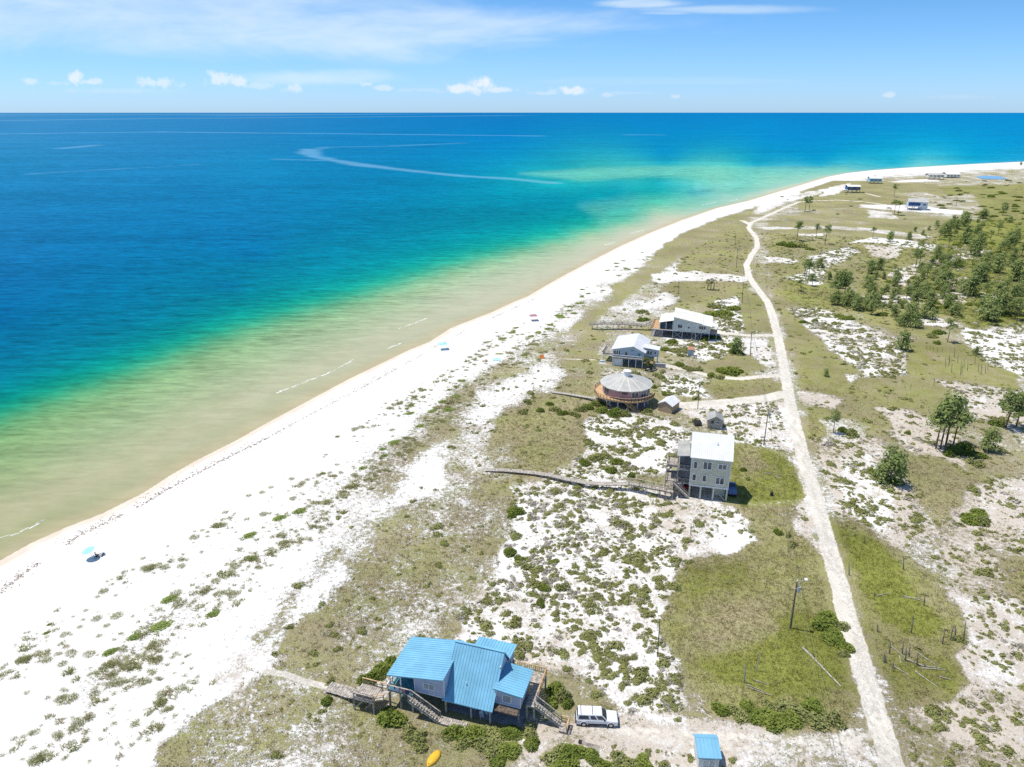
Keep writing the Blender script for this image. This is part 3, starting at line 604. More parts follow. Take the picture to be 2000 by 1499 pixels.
def railing(par, pts, mt='wood', h=1.0, sp=1.8, picket=.0, name='railing', solid=False):
    mb = MB()
    for a, b in zip(pts, pts[1:]):
        a = Vector(a); b = Vector(b); L = (b-a).length; n = max(1, round(L/sp)); up = Vector((0,0,h))
        for i in range(n+1): p = a+(b-a)*i/n; mb.beam(p-Vector((0,0,.1)), p+up, .1)
        mb.beam(a+up, b+up, .16, .06); mb.beam(a+up*.12, b+up*.12, .06, .08)
        if not picket: mb.beam(a+up*.55, b+up*.55, .05, .09)
        elif picket:
            for i in range(int(L/picket)): p = a+(b-a)*(i+.5)*picket/L; mb.beam(p+up*.12, p+up*.97, .045)
    return mb.build(name, M[mt], par)
def stairs(par, top, bot, wdir, w, mt='wood', name='stairs', rail=True, n=None):
    top = Vector(top); bot = Vector(bot); wd = Vector(wdir).normalized(); mb = MB(); n = n or max(3, int(abs(top.z-bot.z)/.2))
    run = (bot-top); run.z = 0; dr = run.normalized()
    for k in (0, w): mb.beam(top+wd*k-Vector((0,0,.15)), bot+wd*k-Vector((0,0,.1)), .06, .28)
    for i in range(n):
        p = top+(bot-top)*(i+.5)/n; a = p-dr*.13; b = p+dr*.14
        mb.hexa([a-Vector((0,0,.05)), b-Vector((0,0,.05)), b+wd*w-Vector((0,0,.05)), a+wd*w-Vector((0,0,.05))], [a, b, b+wd*w, a+wd*w])
    s = mb.build(name, M[mt], par)
    if rail:
        for k in (0, w): railing(par, [top+wd*k, bot+wd*k], mt, .95, 1.6)
    return s
def deck(par, x0, y0, x1, y1, z, mt='wood', along='x', name='deck', bw=.30):
    mb = MB()
    if along == 'x':
        n = max(1, int((y1-y0)/bw))
        for i in range(n): mb.box(x0, y0+i*bw, z-.06, x1, y0+(i+1)*bw-.035, z)
    else:
        n = max(1, int((x1-x0)/bw))
        for i in range(n): mb.box(x0+i*bw, y0, z-.06, x0+(i+1)*bw-.035, y1, z)
    mb.box(x0+.02, y0+.02, z-.30, x1-.02, y0+.1, z-.065); mb.box(x0+.02, y1-.1, z-.30, x1-.02, y1-.02, z-.065)
    mb.box(x0+.02, y0+.11, z-.30, x0+.1, y1-.11, z-.065); mb.box(x1-.1, y0+.11, z-.30, x1-.02, y1-.11, z-.065)
    return mb.build(name, M[mt], par)
def posts(par, xy, z1, mt='wood', w=.22, z0=-.6):
    for p in xy:
        zz = p[2] if len(p) > 2 else z1
        MB().box(p[0]-w/2, p[1]-w/2, z0, p[0]+w/2, p[1]+w/2, zz).build('post', M[mt], par)
def roof(par, c, mt, ribs=None, sp=.45, th=.14, name='roof', rib=.035, extra=None):
    # c: corners front-left, front-right, back-right, back-left; ribs 'u' run left-right, 'v' run front-back
    mb = MB().slab(c, th); c = [Vector(p) for p in c]
    if ribs:
        L = (c[1]-c[0]).length if ribs == 'v' else (c[3]-c[0]).length; n = max(2, int(L/sp))
        for i in range(n+1):
            k = i/n; k = min(max(k, .004), .996)
            if ribs == 'v': a = c[0]+(c[1]-c[0])*k; b = c[3]+(c[2]-c[3])*k
            else: a = c[0]+(c[3]-c[0])*k; b = c[1]+(c[2]-c[1])*k
            u = Vector((0,0,rib*.5)); mb.beam(a+u, b+u, .05, rib*2)
    return mb.build(name, M[mt], par)

# ---- blue roofed house ----
O = G(740+470*.15, 1230+800*.15, 2.8); fr = Frame(*O, -17.5)
H = thing('beach_house', 'house with bright blue metal roofs and lavender walls on stilts, nearest to the viewer', 'house', (*O, 0), R(-17.5))
zr = lambda x: 5.0+(x+3.9)*(1.4/8.4)
mb = MB(); mb.hexa([(0,0,2.8),(4.4,0,2.8),(4.4,7,2.8),(0,7,2.8)], [(0,0,zr(0)-.15),(4.4,0,zr(4.4)-.15),(4.4,7,zr(4.4)-.15),(0,7,zr(0)-.15)]); mb.build('wall', M['lav'], H)
mb = MB(); mb.box(-3.6,5.2,2.82,-.01,5.35,4.9); mb.build('porch_wall', M['teal'], H)
roof(H, [(-3.9,-.6,5.0),(4.5,-.6,6.4),(4.5,7.4,6.4),(-3.9,7.4,5.0)], 'blueroof', 'u', .42)
mb = MB(); mb.prism([(.25,2.8),(5.15,7.85),(8.2,3.4),(8.2,2.8)], 'x', 4.45, 11.1); mb.build('wall', M['lav'], H)
roof(H, [(4.1,-.25,2.7),(11.3,-.25,2.7),(11.3,5.15,8.12),(4.1,5.15,8.12)], 'blueroof', 'v', .42)
roof(H, [(4.1,5.17,8.12),(11.3,5.17,8.12),(11.3,8.6,3.4),(4.1,8.6,3.4)], 'blueroof', 'v', .42)
MB().beam((4.05,5.16,8.14),(11.35,5.16,8.14),.34,.09).build('ridge_cap', M['blueroof'], H)
MB().cyl((7.0,1.5,4.4),(7.0,1.5,5.0),.06).build('vent_pipe', M['white'], H)
mb = MB(); mb.box(5.8,7.3,2.8,11.1,10.2,4.8); mb.build('wall', M['lav'], H)
roof(H, [(5.6,6.7,5.35),(11.4,6.7,5.35),(11.4,10.6,4.9),(5.6,10.6,4.9)], 'blueroof', 'v', .42)
mb = MB(); mb.hexa([(11.1,1.4,2.8),(14.7,1.4,2.8),(14.7,6,2.8),(11.1,6,2.8)], [(11.1,1.4,5.2),(14.7,1.4,4.86),(14.7,6,4.86),(11.1,6,5.2)]); mb.build('wall', M['lav'], H)
roof(H, [(10.95,1.05,5.42),(15.1,1.05,5.02),(15.1,6.3,5.02),(10.95,6.3,5.42)], 'blueroof', 'u', .42)
for x0, x1, y in ((0,4.4,0),(11.1,14.7,1.4)): MB().beam((x0,y-.03,2.85),(x1,y-.03,2.85),.07,.14).build('skirt_board', M['white'], H)
for x, y, zt in ((0,0,5.5),(4.37,0,6.15),(14.68,1.4,4.8),(11.3,1.4,5.1)): MB().box(x-.06,y-.05,2.9,x+.06,y-.005,zt).build('corner_board', M['white'], H)
window(H, (1.35,0,3.75), (1,0,0), (0,-1,0), 1.6, 1.0, 'white', 'glass2', 2)
window(H, (12.2,1.4,3.3), (1,0,0), (0,-1,0), 1.2, 1.25, 'white', 'glass2', 1)
window(H, (11.1,3.6,6.0), (0,1,0), (1,0,0), .9, .8, 'white', 'glass', 1)
window(H, (14.7,2.3,3.6), (0,1,0), (1,0,0), 1.0, 1.0, 'white', 'glass', 1)
MB().box(0,.1,2.55,14.6,6.9,2.79).build('floor_frame', M['wood_dark'], H)
MB().box(-3.6,-.9,2.6,-.01,6.9,2.8).build('porch_floor', M['teal'], H)
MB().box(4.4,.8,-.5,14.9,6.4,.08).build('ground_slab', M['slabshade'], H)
posts(H, [(-3.4,-.95),(-1.75,-.95),(0,-.95),(-3.4,3),(-1.7,3),(0,3),(-3.4,6.5),(4.4,.3),(4.4,4),(8.08,.3),(10.83,.2),(8.0,4),(10.9,4),(14.4,1.6),(14.4,5.8),(11.2,5.8),(2,6.5),(6,8),(11,10),(6,10)], 2.6, 'wood')
for x in (-3.4, -1.8): MB().box(x-.07,-.6,2.8,x+.07,-.46,zr(x)-.15).build('porch_post', M['white'], H)
railing(H, [(-3.6,-1.0,2.8),(-.1,-1.0,2.8)], 'wood', 1.0, 1.7, .25); railing(H, [(-3.7,-.9,2.8),(-3.7,5.2,2.8)], 'white', 1.0, 1.7, .25)
for x, m_ in ((-3.2,'aqua'),(-2.4,'lav'),(-1.5,'redcloth'),(-.9,'navy')):
    o = MB().slab([(x,-1.09,3.82),(x+.6,-1.09,3.82),(x+.6,-.93,3.82),(x,-.93,3.82)], .02)
    o.hexa([(x,-1.10,3.1),(x+.6,-1.10,3.1),(x+.6,-1.085,3.1),(x,-1.085,3.1)], [(x,-1.10,3.8),(x+.6,-1.10,3.8),(x+.6,-1.085,3.8),(x,-1.085,3.8)])
    wp = Matrix.Rotation(R(-17.5), 4, 'Z'); ob = o.build('towel', M[m_]); ob.location = (*O, 0); ob.rotation_euler = (0,0,R(-17.5))
    tag(ob, {'aqua':'aqua towel drying on the porch rail of the blue roofed house','lav':'pale lavender towel beside the aqua one on the porch rail','redcloth':'dusty pink towel on the porch rail of the blue roofed house','navy':'dark navy towel nearest the stairs on the porch rail'}[m_], 'towel', 'towels on the porch rail')
stairs(H, (-.1,-1.9,2.8), (4.1,-1.9,.35), (0,1,0), .95)
deck(H, 4.1,-1.95, 8.2,-.7, .35, 'wood', 'y'); posts(H, [(4.2,-1.8),(8.0,-1.8)], .1)
p0 = fr.px(1052,1336,2.8); p1 = fr.px(1104,1392,.35)
deck(H, 11.5,6.4,16.4,8.6, 2.8, 'wood', 'x'); deck(H, 15.15,3.2,16.4,6.37, 2.8, 'wood', 'x')
railing(H, [(11.6,8.55,2.8),(16.35,8.55,2.8),(16.35,3.9,2.8)], 'wood_new', 1.0, 1.7, .3)
stairs(H, (16.4,2.3,2.8), (19.9,2.3,.5), (0,1,0), .95); deck(H, 15.2,2.2,16.4,3.18, 2.8, 'wood', 'x'); deck(H, 19.9,1.6,21.0,3.3,.45,'wood','x')
railing(H, [(19.95,3.25,.45),(20.95,3.25,.45),(20.95,1.7,.45)], 'wood_new', .95, 1.2)
posts(H, [(16.3,8.4),(16.3,5.5),(16.3,2.4),(15.3,2.4)], 2.5)
# white chairs under the house
def chair(loc, rz, label, mt='white', nm='garden_chair'):
    t_ = thing(nm, label, 'chair', loc, rz, 'white chairs under the blue roofed house')
    MB().box(-.25,-.25,.40,.25,.25,.45).build('seat', M[mt], t_); MB().box(-.25,.22,.46,.25,.27,.95).build('backrest', M[mt], t_)
    for a in (-.22,.22):
        for b in (-.22,.22): MB().box(a-.025,b-.025,0,a+.025,b+.025,.40).build('leg', M[mt], t_)
    for a in (-.27,.27): MB().box(a-.03,-.25,.62,a+.03,.24,.66).build('armrest', M[mt], t_)
    return t_
for px_, py_, rz, lb in ((941,1402,.3,'white plastic chair just under the front eave edge of the blue roofed house'), (952,1397,2.2,'white plastic chair at the right end under the blue roofed house'), (926,1387,1.2,'white plastic chair set furthest back under the blue roofed house')):
    x_, y_ = G(px_, py_, .1); chair((x_, y_, .09), rz, lb)
# kayak
def kayak():
    a = Vector((*G(834,1496,.3), 0)); b = Vector((*G(860,1463,.3), 0)); L = (b-a).length; d_ = (b-a).normalized()
    t_ = thing('kayak', 'yellow upturned kayak lying on the sand at the bottom edge near the blue roofed house', 'kayak', ((a.x+b.x)/2, (a.y+b.y)/2, gzp((a.x+b.x)/2, (a.y+b.y)/2)), math.atan2(d_.y, d_.x))
    vs = []; fs = []; n = 15; m = 9
    for i in range(n):
        k = -1+2*i/(n-1); ww = .62*(1-abs(k)**2.6)+.02; hh = .38*(1-abs(k)**4)+.04
        for j in range(m):
            q = math.pi*j/(m-1); vs.append((k*L/2, ww*math.cos(q), hh*math.sin(q)**.8+.02))
    for i in range(n-1):
        for j in range(m-1): fs.append((i*m+j, (i+1)*m+j, (i+1)*m+j+1, i*m+j+1))
    mb = MB(); mb.add(vs, fs); o = mb.build('hull', M['yellow'], t_)
    for p in o.data.polygons: p.use_smooth = True
    MB().beam((-L*.42,0,.36),(L*.42,0,.36),.05,.08).build('keel_strip', M['yellow'], t_)
kayak()
# small shed at the bottom
x_, y_ = G(1361,1497,0); S = thing('shed', 'small shed with blue metal roof at the bottom edge beside the track', 'shed', (x_, y_-.5, 0), R(-3))
MB().box(0,0,-.3,2.5,3,2.15).build('wall', M['offwhite'], S); roof(S, [(-.2,-.2,2.2),(2.7,-.2,2.2),(2.7,2.2,2.9),(-.2,2.2,2.9)], 'blueroof', 'v', .42)
roof(S, [(-.2,2.22,2.9),(2.7,2.22,2.9),(2.7,3.2,2.5),(-.2,3.2,2.5)], 'blueroof', 'v', .42); window(S, (.5,0,.6), (1,0,0), (0,-1,0), 1.5, 1.1, 'white', 'glass2', 2)
a = G(1325,1471,.2); b = G(1351,1473,.2); tag(MB().beam((*a,.12),(*b,.12),.28,.06).build('plank', M['wood']), 'grey plank lying on sand left of the small blue roofed shed', 'plank')
# vehicles
def car(label, loc, rz, paint, L=5.6, Wd=2.0, hb=1.08, ht=1.86, kind='suv', nm='parked_car', cat='car'):
    C = thing(nm, label, cat, loc, rz); w = Wd/2
    lower = [(-L/2,.42),(-L/2+.05,.95),(-L/2+.12,hb),(L/2-1.55,hb+.02),(L/2-.22,hb-.10),(L/2-.02,.88),(L/2,.45),(L/2-.1,.30),(-L/2+.1,.30)]
    mb = MB(); mb.prism(lower, 'y', -w, w); mb.build('body', M[paint], C, bevel=.05)
    # cabin: tapered
    xr0, xr1 = (-L/2+.10, L/2-1.45) if kind == 'suv' else ((-L/2+.7, L/2-1.2) if kind == 'car' else (-.2, L/2-1.4))
    top0, top1 = xr0+(.18 if kind == 'suv' else .7), xr1-.75; ti = .20
    mb = MB(); mb.hexa([(xr0,-w+.05,hb),(xr1,-w+.05,hb),(xr1,w-.05,hb),(xr0,w-.05,hb)], [(top0,-w+ti,ht),(top1,-w+ti,ht),(top1,w-ti,ht),(top0,w-ti,ht)]); mb.build('cabin', M[paint], C, bevel=.04)
    # glass panels just proud of the cabin
    def panel(p, q, r_, s_, n): 
        n = Vector(n)*.02; c = [Vector(v) for v in (p, q, r_, s_)]; MB().hexa([v-n for v in c], [v+n*.6 for v in c]).build('window', M['glass'], C)
    for sg in (-1, 1):
        def P3(fx, fz):  # along side
            bx0, bx1 = xr0+(top0-xr0)*fz, xr1+(top1-xr1)*fz; return (bx0+(bx1-bx0)*fx, sg*(w-.05+(-ti+.05)*fz), hb+(ht-hb)*fz)
        segs = ((.05,.42),(.48,.68),(.73,.965)) if kind == 'suv' else ((.08,.48),(.54,.94)) if kind == 'car' else ((.12,.9),)
        for s0, s1 in segs: panel(P3(s0,.18), P3(s1,.18), P3(s1-.01,.82), P3(s0+.01,.82), (0, sg, .2))
    wf = lambda fy, fz: (xr1+(top1-xr1)*fz, fy*(w-.05+(-ti+.05)*fz), hb+(ht-hb)*fz)
    c = [Vector(wf(*q)) for q in ((-.88,.08),(.88,.08),(.84,.9),(-.84,.9))]; n = Vector((.02,0,.018)); MB().hexa([v-n for v in c], [v+n for v in c]).build('windshield', M['glass'], C)
    wr = lambda fy, fz: (xr0+(top0-xr0)*fz, fy*(w-.05+(-ti+.05)*fz), hb+(ht-hb)*fz)
    c = [Vector(wr(*q)) for q in ((-.85,.15),(.85,.15),(.82,.85),(-.82,.85))]; n = Vector((-.02,0,.01)); MB().hexa([v+n for v in c], [v-n for v in c]).build('rear_window', M['glass'], C)
    for sx in (-L/2+1.05, L/2-.95):
        for sg in (-1, 1):
            wh = bpy.data.objects.new('wheel', None); sc.collection.objects.link(wh); wh.parent = C; wh.location = (sx, sg*(w-.1), .38); wh.empty_display_size = .1
            MB().cyl((0,-.13,0),(0,.13,0),.39,n=18).build('tyre', M['tyre'], wh); MB().cyl((0,-.15 if sg < 0 else .12,0),(0,-.12 if sg < 0 else .15,0),.23,n=12).build('rim', M['rim'], wh)
            if kind != 'car':
                vs = []; mb = MB()
                for i in range(8):
                    q0, q1 = math.pi*i/8, math.pi*(i+1)/8
                    mb.beam((sx+.5*math.cos(q0), sg*(w+.02), .38+.5*math.sin(q0)), (sx+.5*math.cos(q1), sg*(w+.02), .38+.5*math.sin(q1)), .08, .10)
                mb.build('wheel_arch', M[paint], C)
    MB().box(L/2-.12,-w+.05,.38,L/2+.10,w-.05,.68).build('front_bumper', M['dark'], C, bevel=.03); MB().box(-L/2-.10,-w+.05,.38,-L/2+.1,w-.05,.68).build('rear_bumper', M['dark'], C, bevel=.03)
    for sg in (-1, 1):
        MB().box(-L/2+1.6,sg*(w+.005)-.02,.33,L/2-1.5,sg*(w+.005)+.02,.55).build('side_cladding', M['dark'], C)
        MB().box(L/2-.10,sg*(w-.3)-.18,.72,L/2+.02,sg*(w-.3)+.18,.86).build('headlight', M['glass2'], C)
        MB().box(-L/2-.015,sg*(w-.12)-.08,.70,-L/2+.06,sg*(w-.12)+.08,1.0).build('tail_light', M['carred'], C)
        MB().box(xr1-.45,sg*(w+.02)-.1,hb+.05,xr1-.28,sg*(w+.02)+.1,hb+.22).build('mirror', M['dark'], C)
    if kind == 'suv':
        for xx in (top0+.35, top0+1.9): MB().beam((xx,-w+ti+.04,ht+.08),(xx,w-ti-.04,ht+.08),.06,.04).build('roof_bar', M['dark'], C)
    return C
x_, y_ = G(1165,1421,0); car('white three window wagon parked on the sandy track by the blue roofed house', (x_+.1, y_+1.0, gzp(x_, y_)+.02), R(-3), 'carwhite')
# tools on the ground behind the car
x_, y_ = G(1155,1459,0); t_ = thing('tool_bundle', 'loose bundle of pale poles with dark ends lying below the white wagon', 'poles', (x_, y_, gzp(x_, y_)), R(-22))
for k in range(4): MB().cyl((-1.3,.1*k-.1,.06+.02*k),(1.1,.22*k-.35,.08),.035,n=6).build('shaft', M['drift'], t_)
MB().box(-1.75,-.25,.02,-1.3,.3,.16).build('blade', M['dark'], t_, bevel=.04)

# ---- sage three storey house ----
O2 = (37.63,132.96); H = thing('beach_house', 'tall sage green house with steep white roof on stilts beside the middle boardwalk', 'house', (*O2, 0), R(-13.5))
MB().box(0,0,3.1,7.9,7.7,9.9).prism([(.01,9.9),(3.85,13.5),(7.69,9.9)], 'x', .01, 7.89).build('wall', M['green'], H)
roof(H, [(-.35,-.4,9.75),(8.25,-.4,9.75),(8.25,3.84,13.75),(-.35,3.84,13.75)], 'metalroof', 'v', .4)
roof(H, [(-.35,3.86,13.75),(8.25,3.86,13.75),(8.25,8.1,9.75),(-.35,8.1,9.75)], 'metalroof', 'v', .4)
MB().cyl((5,2,11.8),(5,2,12.6),.08).build('vent_pipe', M['grey'], H)
for x0 in (0, 7.9): MB().box(x0-.09,-.05,3.15,x0+.09,-.004,9.75).build('corner_board', M['trim'], H)
MB().box(-.05,-.08,2.95,7.95,-.01,3.28).build('skirt_board', M['trim'], H)
for y0 in (0, 7.7): MB().box(7.905,y0-.09,3.3,7.95,y0+.09,9.75).build('corner_board', M['trim'], H)
for x0, z0, w_, h_, nx in ((.45,7.1,.8,1.65,1),(2.4,7.15,1.75,1.75,2),(5.45,7.5,1.7,1.2,2),(.42,4.25,.8,1.5,1),(2.5,4.25,.8,1.5,1),(5.2,4.0,1.75,1.6,2)):
    window(H, (x0,0,z0), (1,0,0), (0,-1,0), w_, h_, 'trim', 'glass', nx, fw=.17)
for y0 in (1.5, 5): window(H, (7.9,y0,7.2), (0,1,0), (1,0,0), .9, 1.5, 'trim', 'glass', 1, fw=.15); window(H, (7.9,y0,4.2), (0,1,0), (1,0,0), .9, 1.5, 'trim', 'glass', 1, fw=.15)
posts(H, [(a, b) for a in (.15,2.4,5.0,7.75) for b in (.15,3.9,7.5)], 3.1, 'green', .32)
MB().beam((5.2,.15,2.7),(7.5,.15,.2),.16).build('brace', M['wood'], H)
MB().box(5.2,2.2,0,7.5,7.3,3.05).build('storage_room', M['green'], H); MB().box(-2.6,.1,-.4,8.2,7.9,.06).build('ground_slab', M['concrete'], H)
# porches
roof(H, [(-3.0,.1,9.55),(-.37,.1,9.85),(-.37,7.6,9.85),(-3.0,7.6,9.55)], 'greyroof', 'u', .45)
for z0, z1 in ((3.35,6.2),(6.5,9.5)):
    MB().box(-2.4,.5,z0,-.01,7.0,z1-.1).build('screen_wall', M['blueglass'], H)
    MB().box(-2.75,.2,z0-.25,-.01,7.4,z0-.02).build('porch_floor', M['wood'], H)
    railing(H, [(-2.7,.3,z0),(-.1,.3,z0)], 'wood', .95, 1.3, .3)
posts(H, [(-2.65,.35,9.45),(-2.65,3.7,9.45),(-2.65,7.2,9.45)], 9, 'wood', .18)
deck(H, -5.0,.4,-2.78,5.6,3.3,'wood','x'); deck(H, -5.0,1.6,-2.78,5.6,6.4,'wood','x')
posts(H, [(-4.95,.5,7.3),(-4.95,3,7.3),(-4.95,5.5,7.3),(-3.4,.3,3.1)], 7, 'wood', .16)
railing(H, [(-2.9,1.65,6.4),(-4.95,1.65,6.4),(-4.95,5.55,6.4),(-2.9,5.55,6.4)], 'wood', 1, 1.4, .3)
railing(H, [(-4.95,.45,3.3),(-4.95,5.55,3.3)], 'wood', 1, 1.4, .3)
stairs(H, (-2.9,5.2,6.3), (-4.9,5.2,3.4), (0,-1,0), .9, rail=False); stairs(H, (-3.2,-.75,3.2), (.2,-.75,.15), (0,1,0), 1.0)
stairs(H, (-4.6,.35,3.3), (-4.6,-1.0,2.0), (1,0,0), 1.2, rail=False); deck(H, -4.9,-1.9,-3.2,-.95,1.9,'wood','x'); posts(H, [(-4.8,-1.8,1.7),(-3.3,-1.8,1.7)], 1.7)
fr2 = Frame(*O2, -13.5)
cr = car('dark red car in the shade under the sage green house', (*[O2[0]+(-.3)*math.cos(R(-13.5))-4.6*math.sin(R(-13.5)), O2[1]+(-.3)*math.sin(R(-13.5))+4.6*math.cos(R(-13.5))], .08), R(76.5), 'carred', 4.5, 1.8, .85, 1.4, 'car')
cr = car('blue pickup parked on the shaded side of the sage green house', (*[O2[0]+9.1*math.cos(R(-13.5))-4.9*math.sin(R(-13.5)), O2[1]+9.1*math.sin(R(-13.5))+4.9*math.cos(R(-13.5))], .05), R(76.5), 'carblue', 5.4, 1.95, 1.05, 1.8, 'truck', 'pickup_truck', 'pickup')
# grey shed and black bin behind it
x_, y_ = G(1250+1040/7.888, 810+215/7.888); S = thing('shed', 'small grey gabled shed behind the tall sage green house', 'shed', (x_, y_, 0), R(-10))
MB().box(0,0,-.3,3.7,3.6,2.5).prism([(.01,2.5),(1.85,3.5),(3.69,2.5)], 'y', .01, 3.59).build('wall', M['wood'], S)
roof(S, [(-.3,-.3,2.4),(1.85,-.3,3.62),(1.85,3.9,3.62),(-.3,3.9,2.4)], 'greyroof', 'u', .5); roof(S, [(1.86,-.3,3.62),(4.0,-.3,2.4),(4.0,3.9,2.4),(1.86,3.9,3.62)], 'greyroof', 'u', .5)
window(S, (2.0,0,1.5), (1,0,0), (0,-1,0), .9, .7, 'white', 'glass', 2); window(S, (.8,0,1.6), (1,0,0), (0,-1,0), .5, .6, 'wood_dark', 'glass', 1)
x_, y_ = G(1362,831); S = thing('storage_box', 'black lidded storage box left of the grey gabled shed', 'box', (x_, y_, gzp(x_, y_)), R(10))
MB().box(-.9,-.6,0,.9,.6,.8).build('body', M['wood_dark'], S); MB().slab([(-1,-.75,.8),(1,-.75,.8),(1,.7,1.15),(-1,.7,1.15)], .08).build('lid', M['dark'], S)

# ---- round house ----
cx, cy = 32.3, 187.0; H = thing('round_house', 'round rose walled house with pale cone roof and wrap around wooden deck', 'house', (cx, cy, 0), 0)
N = 14; P2 = lambda r, k, z, off=.5: (r*math.cos(2*math.pi*(k+off)/N), r*math.sin(2*math.pi*(k+off)/N), z)
mb = MB(); mb.add([P2(6.6,k,3.0) for k in range(N)]+[P2(6.6,k,5.7) for k in range(N)], [(k,(k+1)%N,N+(k+1)%N,N+k) for k in range(N)]+[tuple(range(N,2*N)), tuple(range(N-1,-1,-1))]); mb.build('wall', M['pink'], H)
mb = MB(); mb.add([P2(7.45,k,5.62) for k in range(N)]+[P2(7.45,k,5.78) for k in range(N)]+[(0,0,8.1)], [(k,(k+1)%N,N+(k+1)%N,N+k) for k in range(N)]+[(N+k,N+(k+1)%N,2*N) for k in range(N)]+[tuple(range(N-1,-1,-1))]); mb.build('roof', M['greyroof'], H)
mb = MB(); [mb.beam(P2(7.46,k,5.80), P2(.9,k,7.84), .19, .07) for k in range(N)]; mb.build('roof_seam', M['creamroof'], H)
MB().cyl((0,0,7.7),(0,0,9.1),1.0,n=14).build('cupola', M['white'], H); MB().cyl((0,0,9.1),(0,0,9.3),1.15,n=14).build('cupola_cap', M['metalroof'], H)
for k in range(N):
    a = Vector(P2(6.6,k,0)); b = Vector(P2(6.6,k+1,0)); u = (b-a).normalized(); n = Vector((u.y,-u.x,0)); L = (b-a).length
    if k in (7,8,9,10,11,12,13,6):
        if k % 2 == 0 and k not in (8,): window(H, a+u*.5+Vector((0,0,3.6)), u, n, L-1.0, 1.6, 'white', 'glass', 2)
        elif k in (9, 13): window(H, a+u*.7+Vector((0,0,4.7)), u, n, L-1.4, .45, 'wood_dark', 'glass', 1)
        elif k in (7, 11): window(H, a+u*.4+Vector((0,0,3.4)), u, n, L-.8, 1.9, 'white', 'glass', 2)
mb = MB(); arc = [(math.radians(q), 9.1-1.0*sstep(195, 245, q)) for q in np.arange(125, 352, 7.)]
for (q0, r0), (q1, r1) in zip(arc, arc[1:]):
    c_ = [(6.62*math.cos(q0),6.62*math.sin(q0),3.0),(r0*math.cos(q0),r0*math.sin(q0),3.0),(r1*math.cos(q1),r1*math.sin(q1),3.0),(6.62*math.cos(q1),6.62*math.sin(q1),3.0)]
    mb.slab(c_, .3)
mb.build('deck', M['wood_new'], H)
railing(H, [((r-.06)*math.cos(q), (r-.06)*math.sin(q), 3.0) for q, r in arc], 'wood_new', 1.0, 3, .3)
for q in np.arange(10, 370, 360/14.): MB().cyl((6.2*math.cos(R(q)),6.2*math.sin(R(q)),-.5),(6.2*math.cos(R(q)),6.2*math.sin(R(q)),2.95),.2,n=8).build('post', M['white'], H)
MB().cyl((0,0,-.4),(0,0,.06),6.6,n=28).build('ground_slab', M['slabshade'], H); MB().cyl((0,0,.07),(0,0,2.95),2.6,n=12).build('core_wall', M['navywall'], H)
fr3 = Frame(cx, cy, 0); a = fr3.px(1150+670/10.526, 720+650/10.526, 3.0); b = fr3.px(1150+950/10.526, 720+880/10.526, .2)
dv = Vector(b)-Vector(a); dv.z = 0; nv = Vector((-dv.y, dv.x, 0)).normalized()
stairs(H, a, b, nv, 1.1, 'wood_new'); posts(H, [(a[0]*1.0+dv.x*.5, a[1]+dv.y*.5, 1.4), (fr3.px(1185,799,0)[0], fr3.px(1185,799,0)[1], 2.9), (fr3.px(1167,783,2)[0], fr3.px(1167,783,2)[1], 2.9)], 2, 'wood_new', .16)
MB().slab([tuple(Vector(b)+Vector((-.2,-.3,0))), tuple(Vector(b)+Vector((1.3,-.3,0))), tuple(Vector(b)+Vector((1.3,1.2,0))), tuple(Vector(b)+Vector((-.2,1.2,0)))], .2).build('landing', M['wood_new'], H)
# tan shed
S = thing('shed', 'tan wooden shed with white gabled roof beside the round house', 'shed', (40.25,180.17,0), R(-36))
MB().box(0,0,-.3,4.0,5.0,2.3).prism([(.01,2.3),(2.0,3.3),(3.99,2.3)], 'y', .01, 4.99).build('wall', M['tan'], S)
roof(S, [(-.2,-.2,2.25),(2.0,-.2,3.4),(2.0,5.2,3.4),(-.2,5.2,2.25)], 'metalroof', 'u', .5); roof(S, [(2.01,-.2,3.4),(4.2,-.2,2.25),(4.2,5.2,2.25),(2.01,5.2,3.4)], 'metalroof', 'u', .5)

# ---- pale blue house ----
O4 = (32.74,218.67); H = thing('beach_house', 'pale blue house with white gabled roof just beyond the round house', 'house', (*O4, 0), R(-16.5))
mb = MB(); mb.box(0,0,3,9.9,13.8,4.7); mb.prism([(.01,4.7),(.01,5.4),(6.5,6.7),(9.89,5.05),(9.89,4.7)], 'y', .01, 13.79); mb.build('wall', M['paleblue'], H)
roof(H, [(-.5,-.6,5.35),(6.5,-.6,6.9),(6.5,14.6,6.9),(-.5,14.6,5.35)], 'metalroof', 'u', .5); roof(H, [(6.51,-.6,6.9),(10.6,-.6,4.95),(10.6,14.6,4.95),(6.51,14.6,6.9)], 'metalroof', 'u', .5)
mb = MB(); mb.box(9.92,2.6,3,14.2,6.2,5.3); mb.build('wall', M['paleblue'], H); roof(H, [(9.3,2.2,6.0),(14.6,2.2,5.4),(14.6,6.5,5.4),(9.3,6.5,6.0)], 'metalroof', 'u', .5)
for x0 in (.4, 1.15, 1.9): window(H, (x0,0,3.4), (1,0,0), (0,-1,0), .55, 1.5, 'white', 'glass', 1)
window(H, (3.9,0,3.5), (1,0,0), (0,-1,0), .85, 1.2, 'trim', 'glass', 1); window(H, (5.8,0,5.15), (1,0,0), (0,-1,0), 1.1, .3, 'paleblue', 'glass', 1); window(H, (8.1,0,3.5), (1,0,0), (0,-1,0), .9, 1.2, 'trim', 'teal', 1)
for x0, h_ in ((10.8,1.3),(11.7,1.3),(13,.8)): window(H, (x0,2.6,3.6+(1.3-h_)*.6), (1,0,0), (0,-1,0), .55, h_, 'white', 'glass', 1)
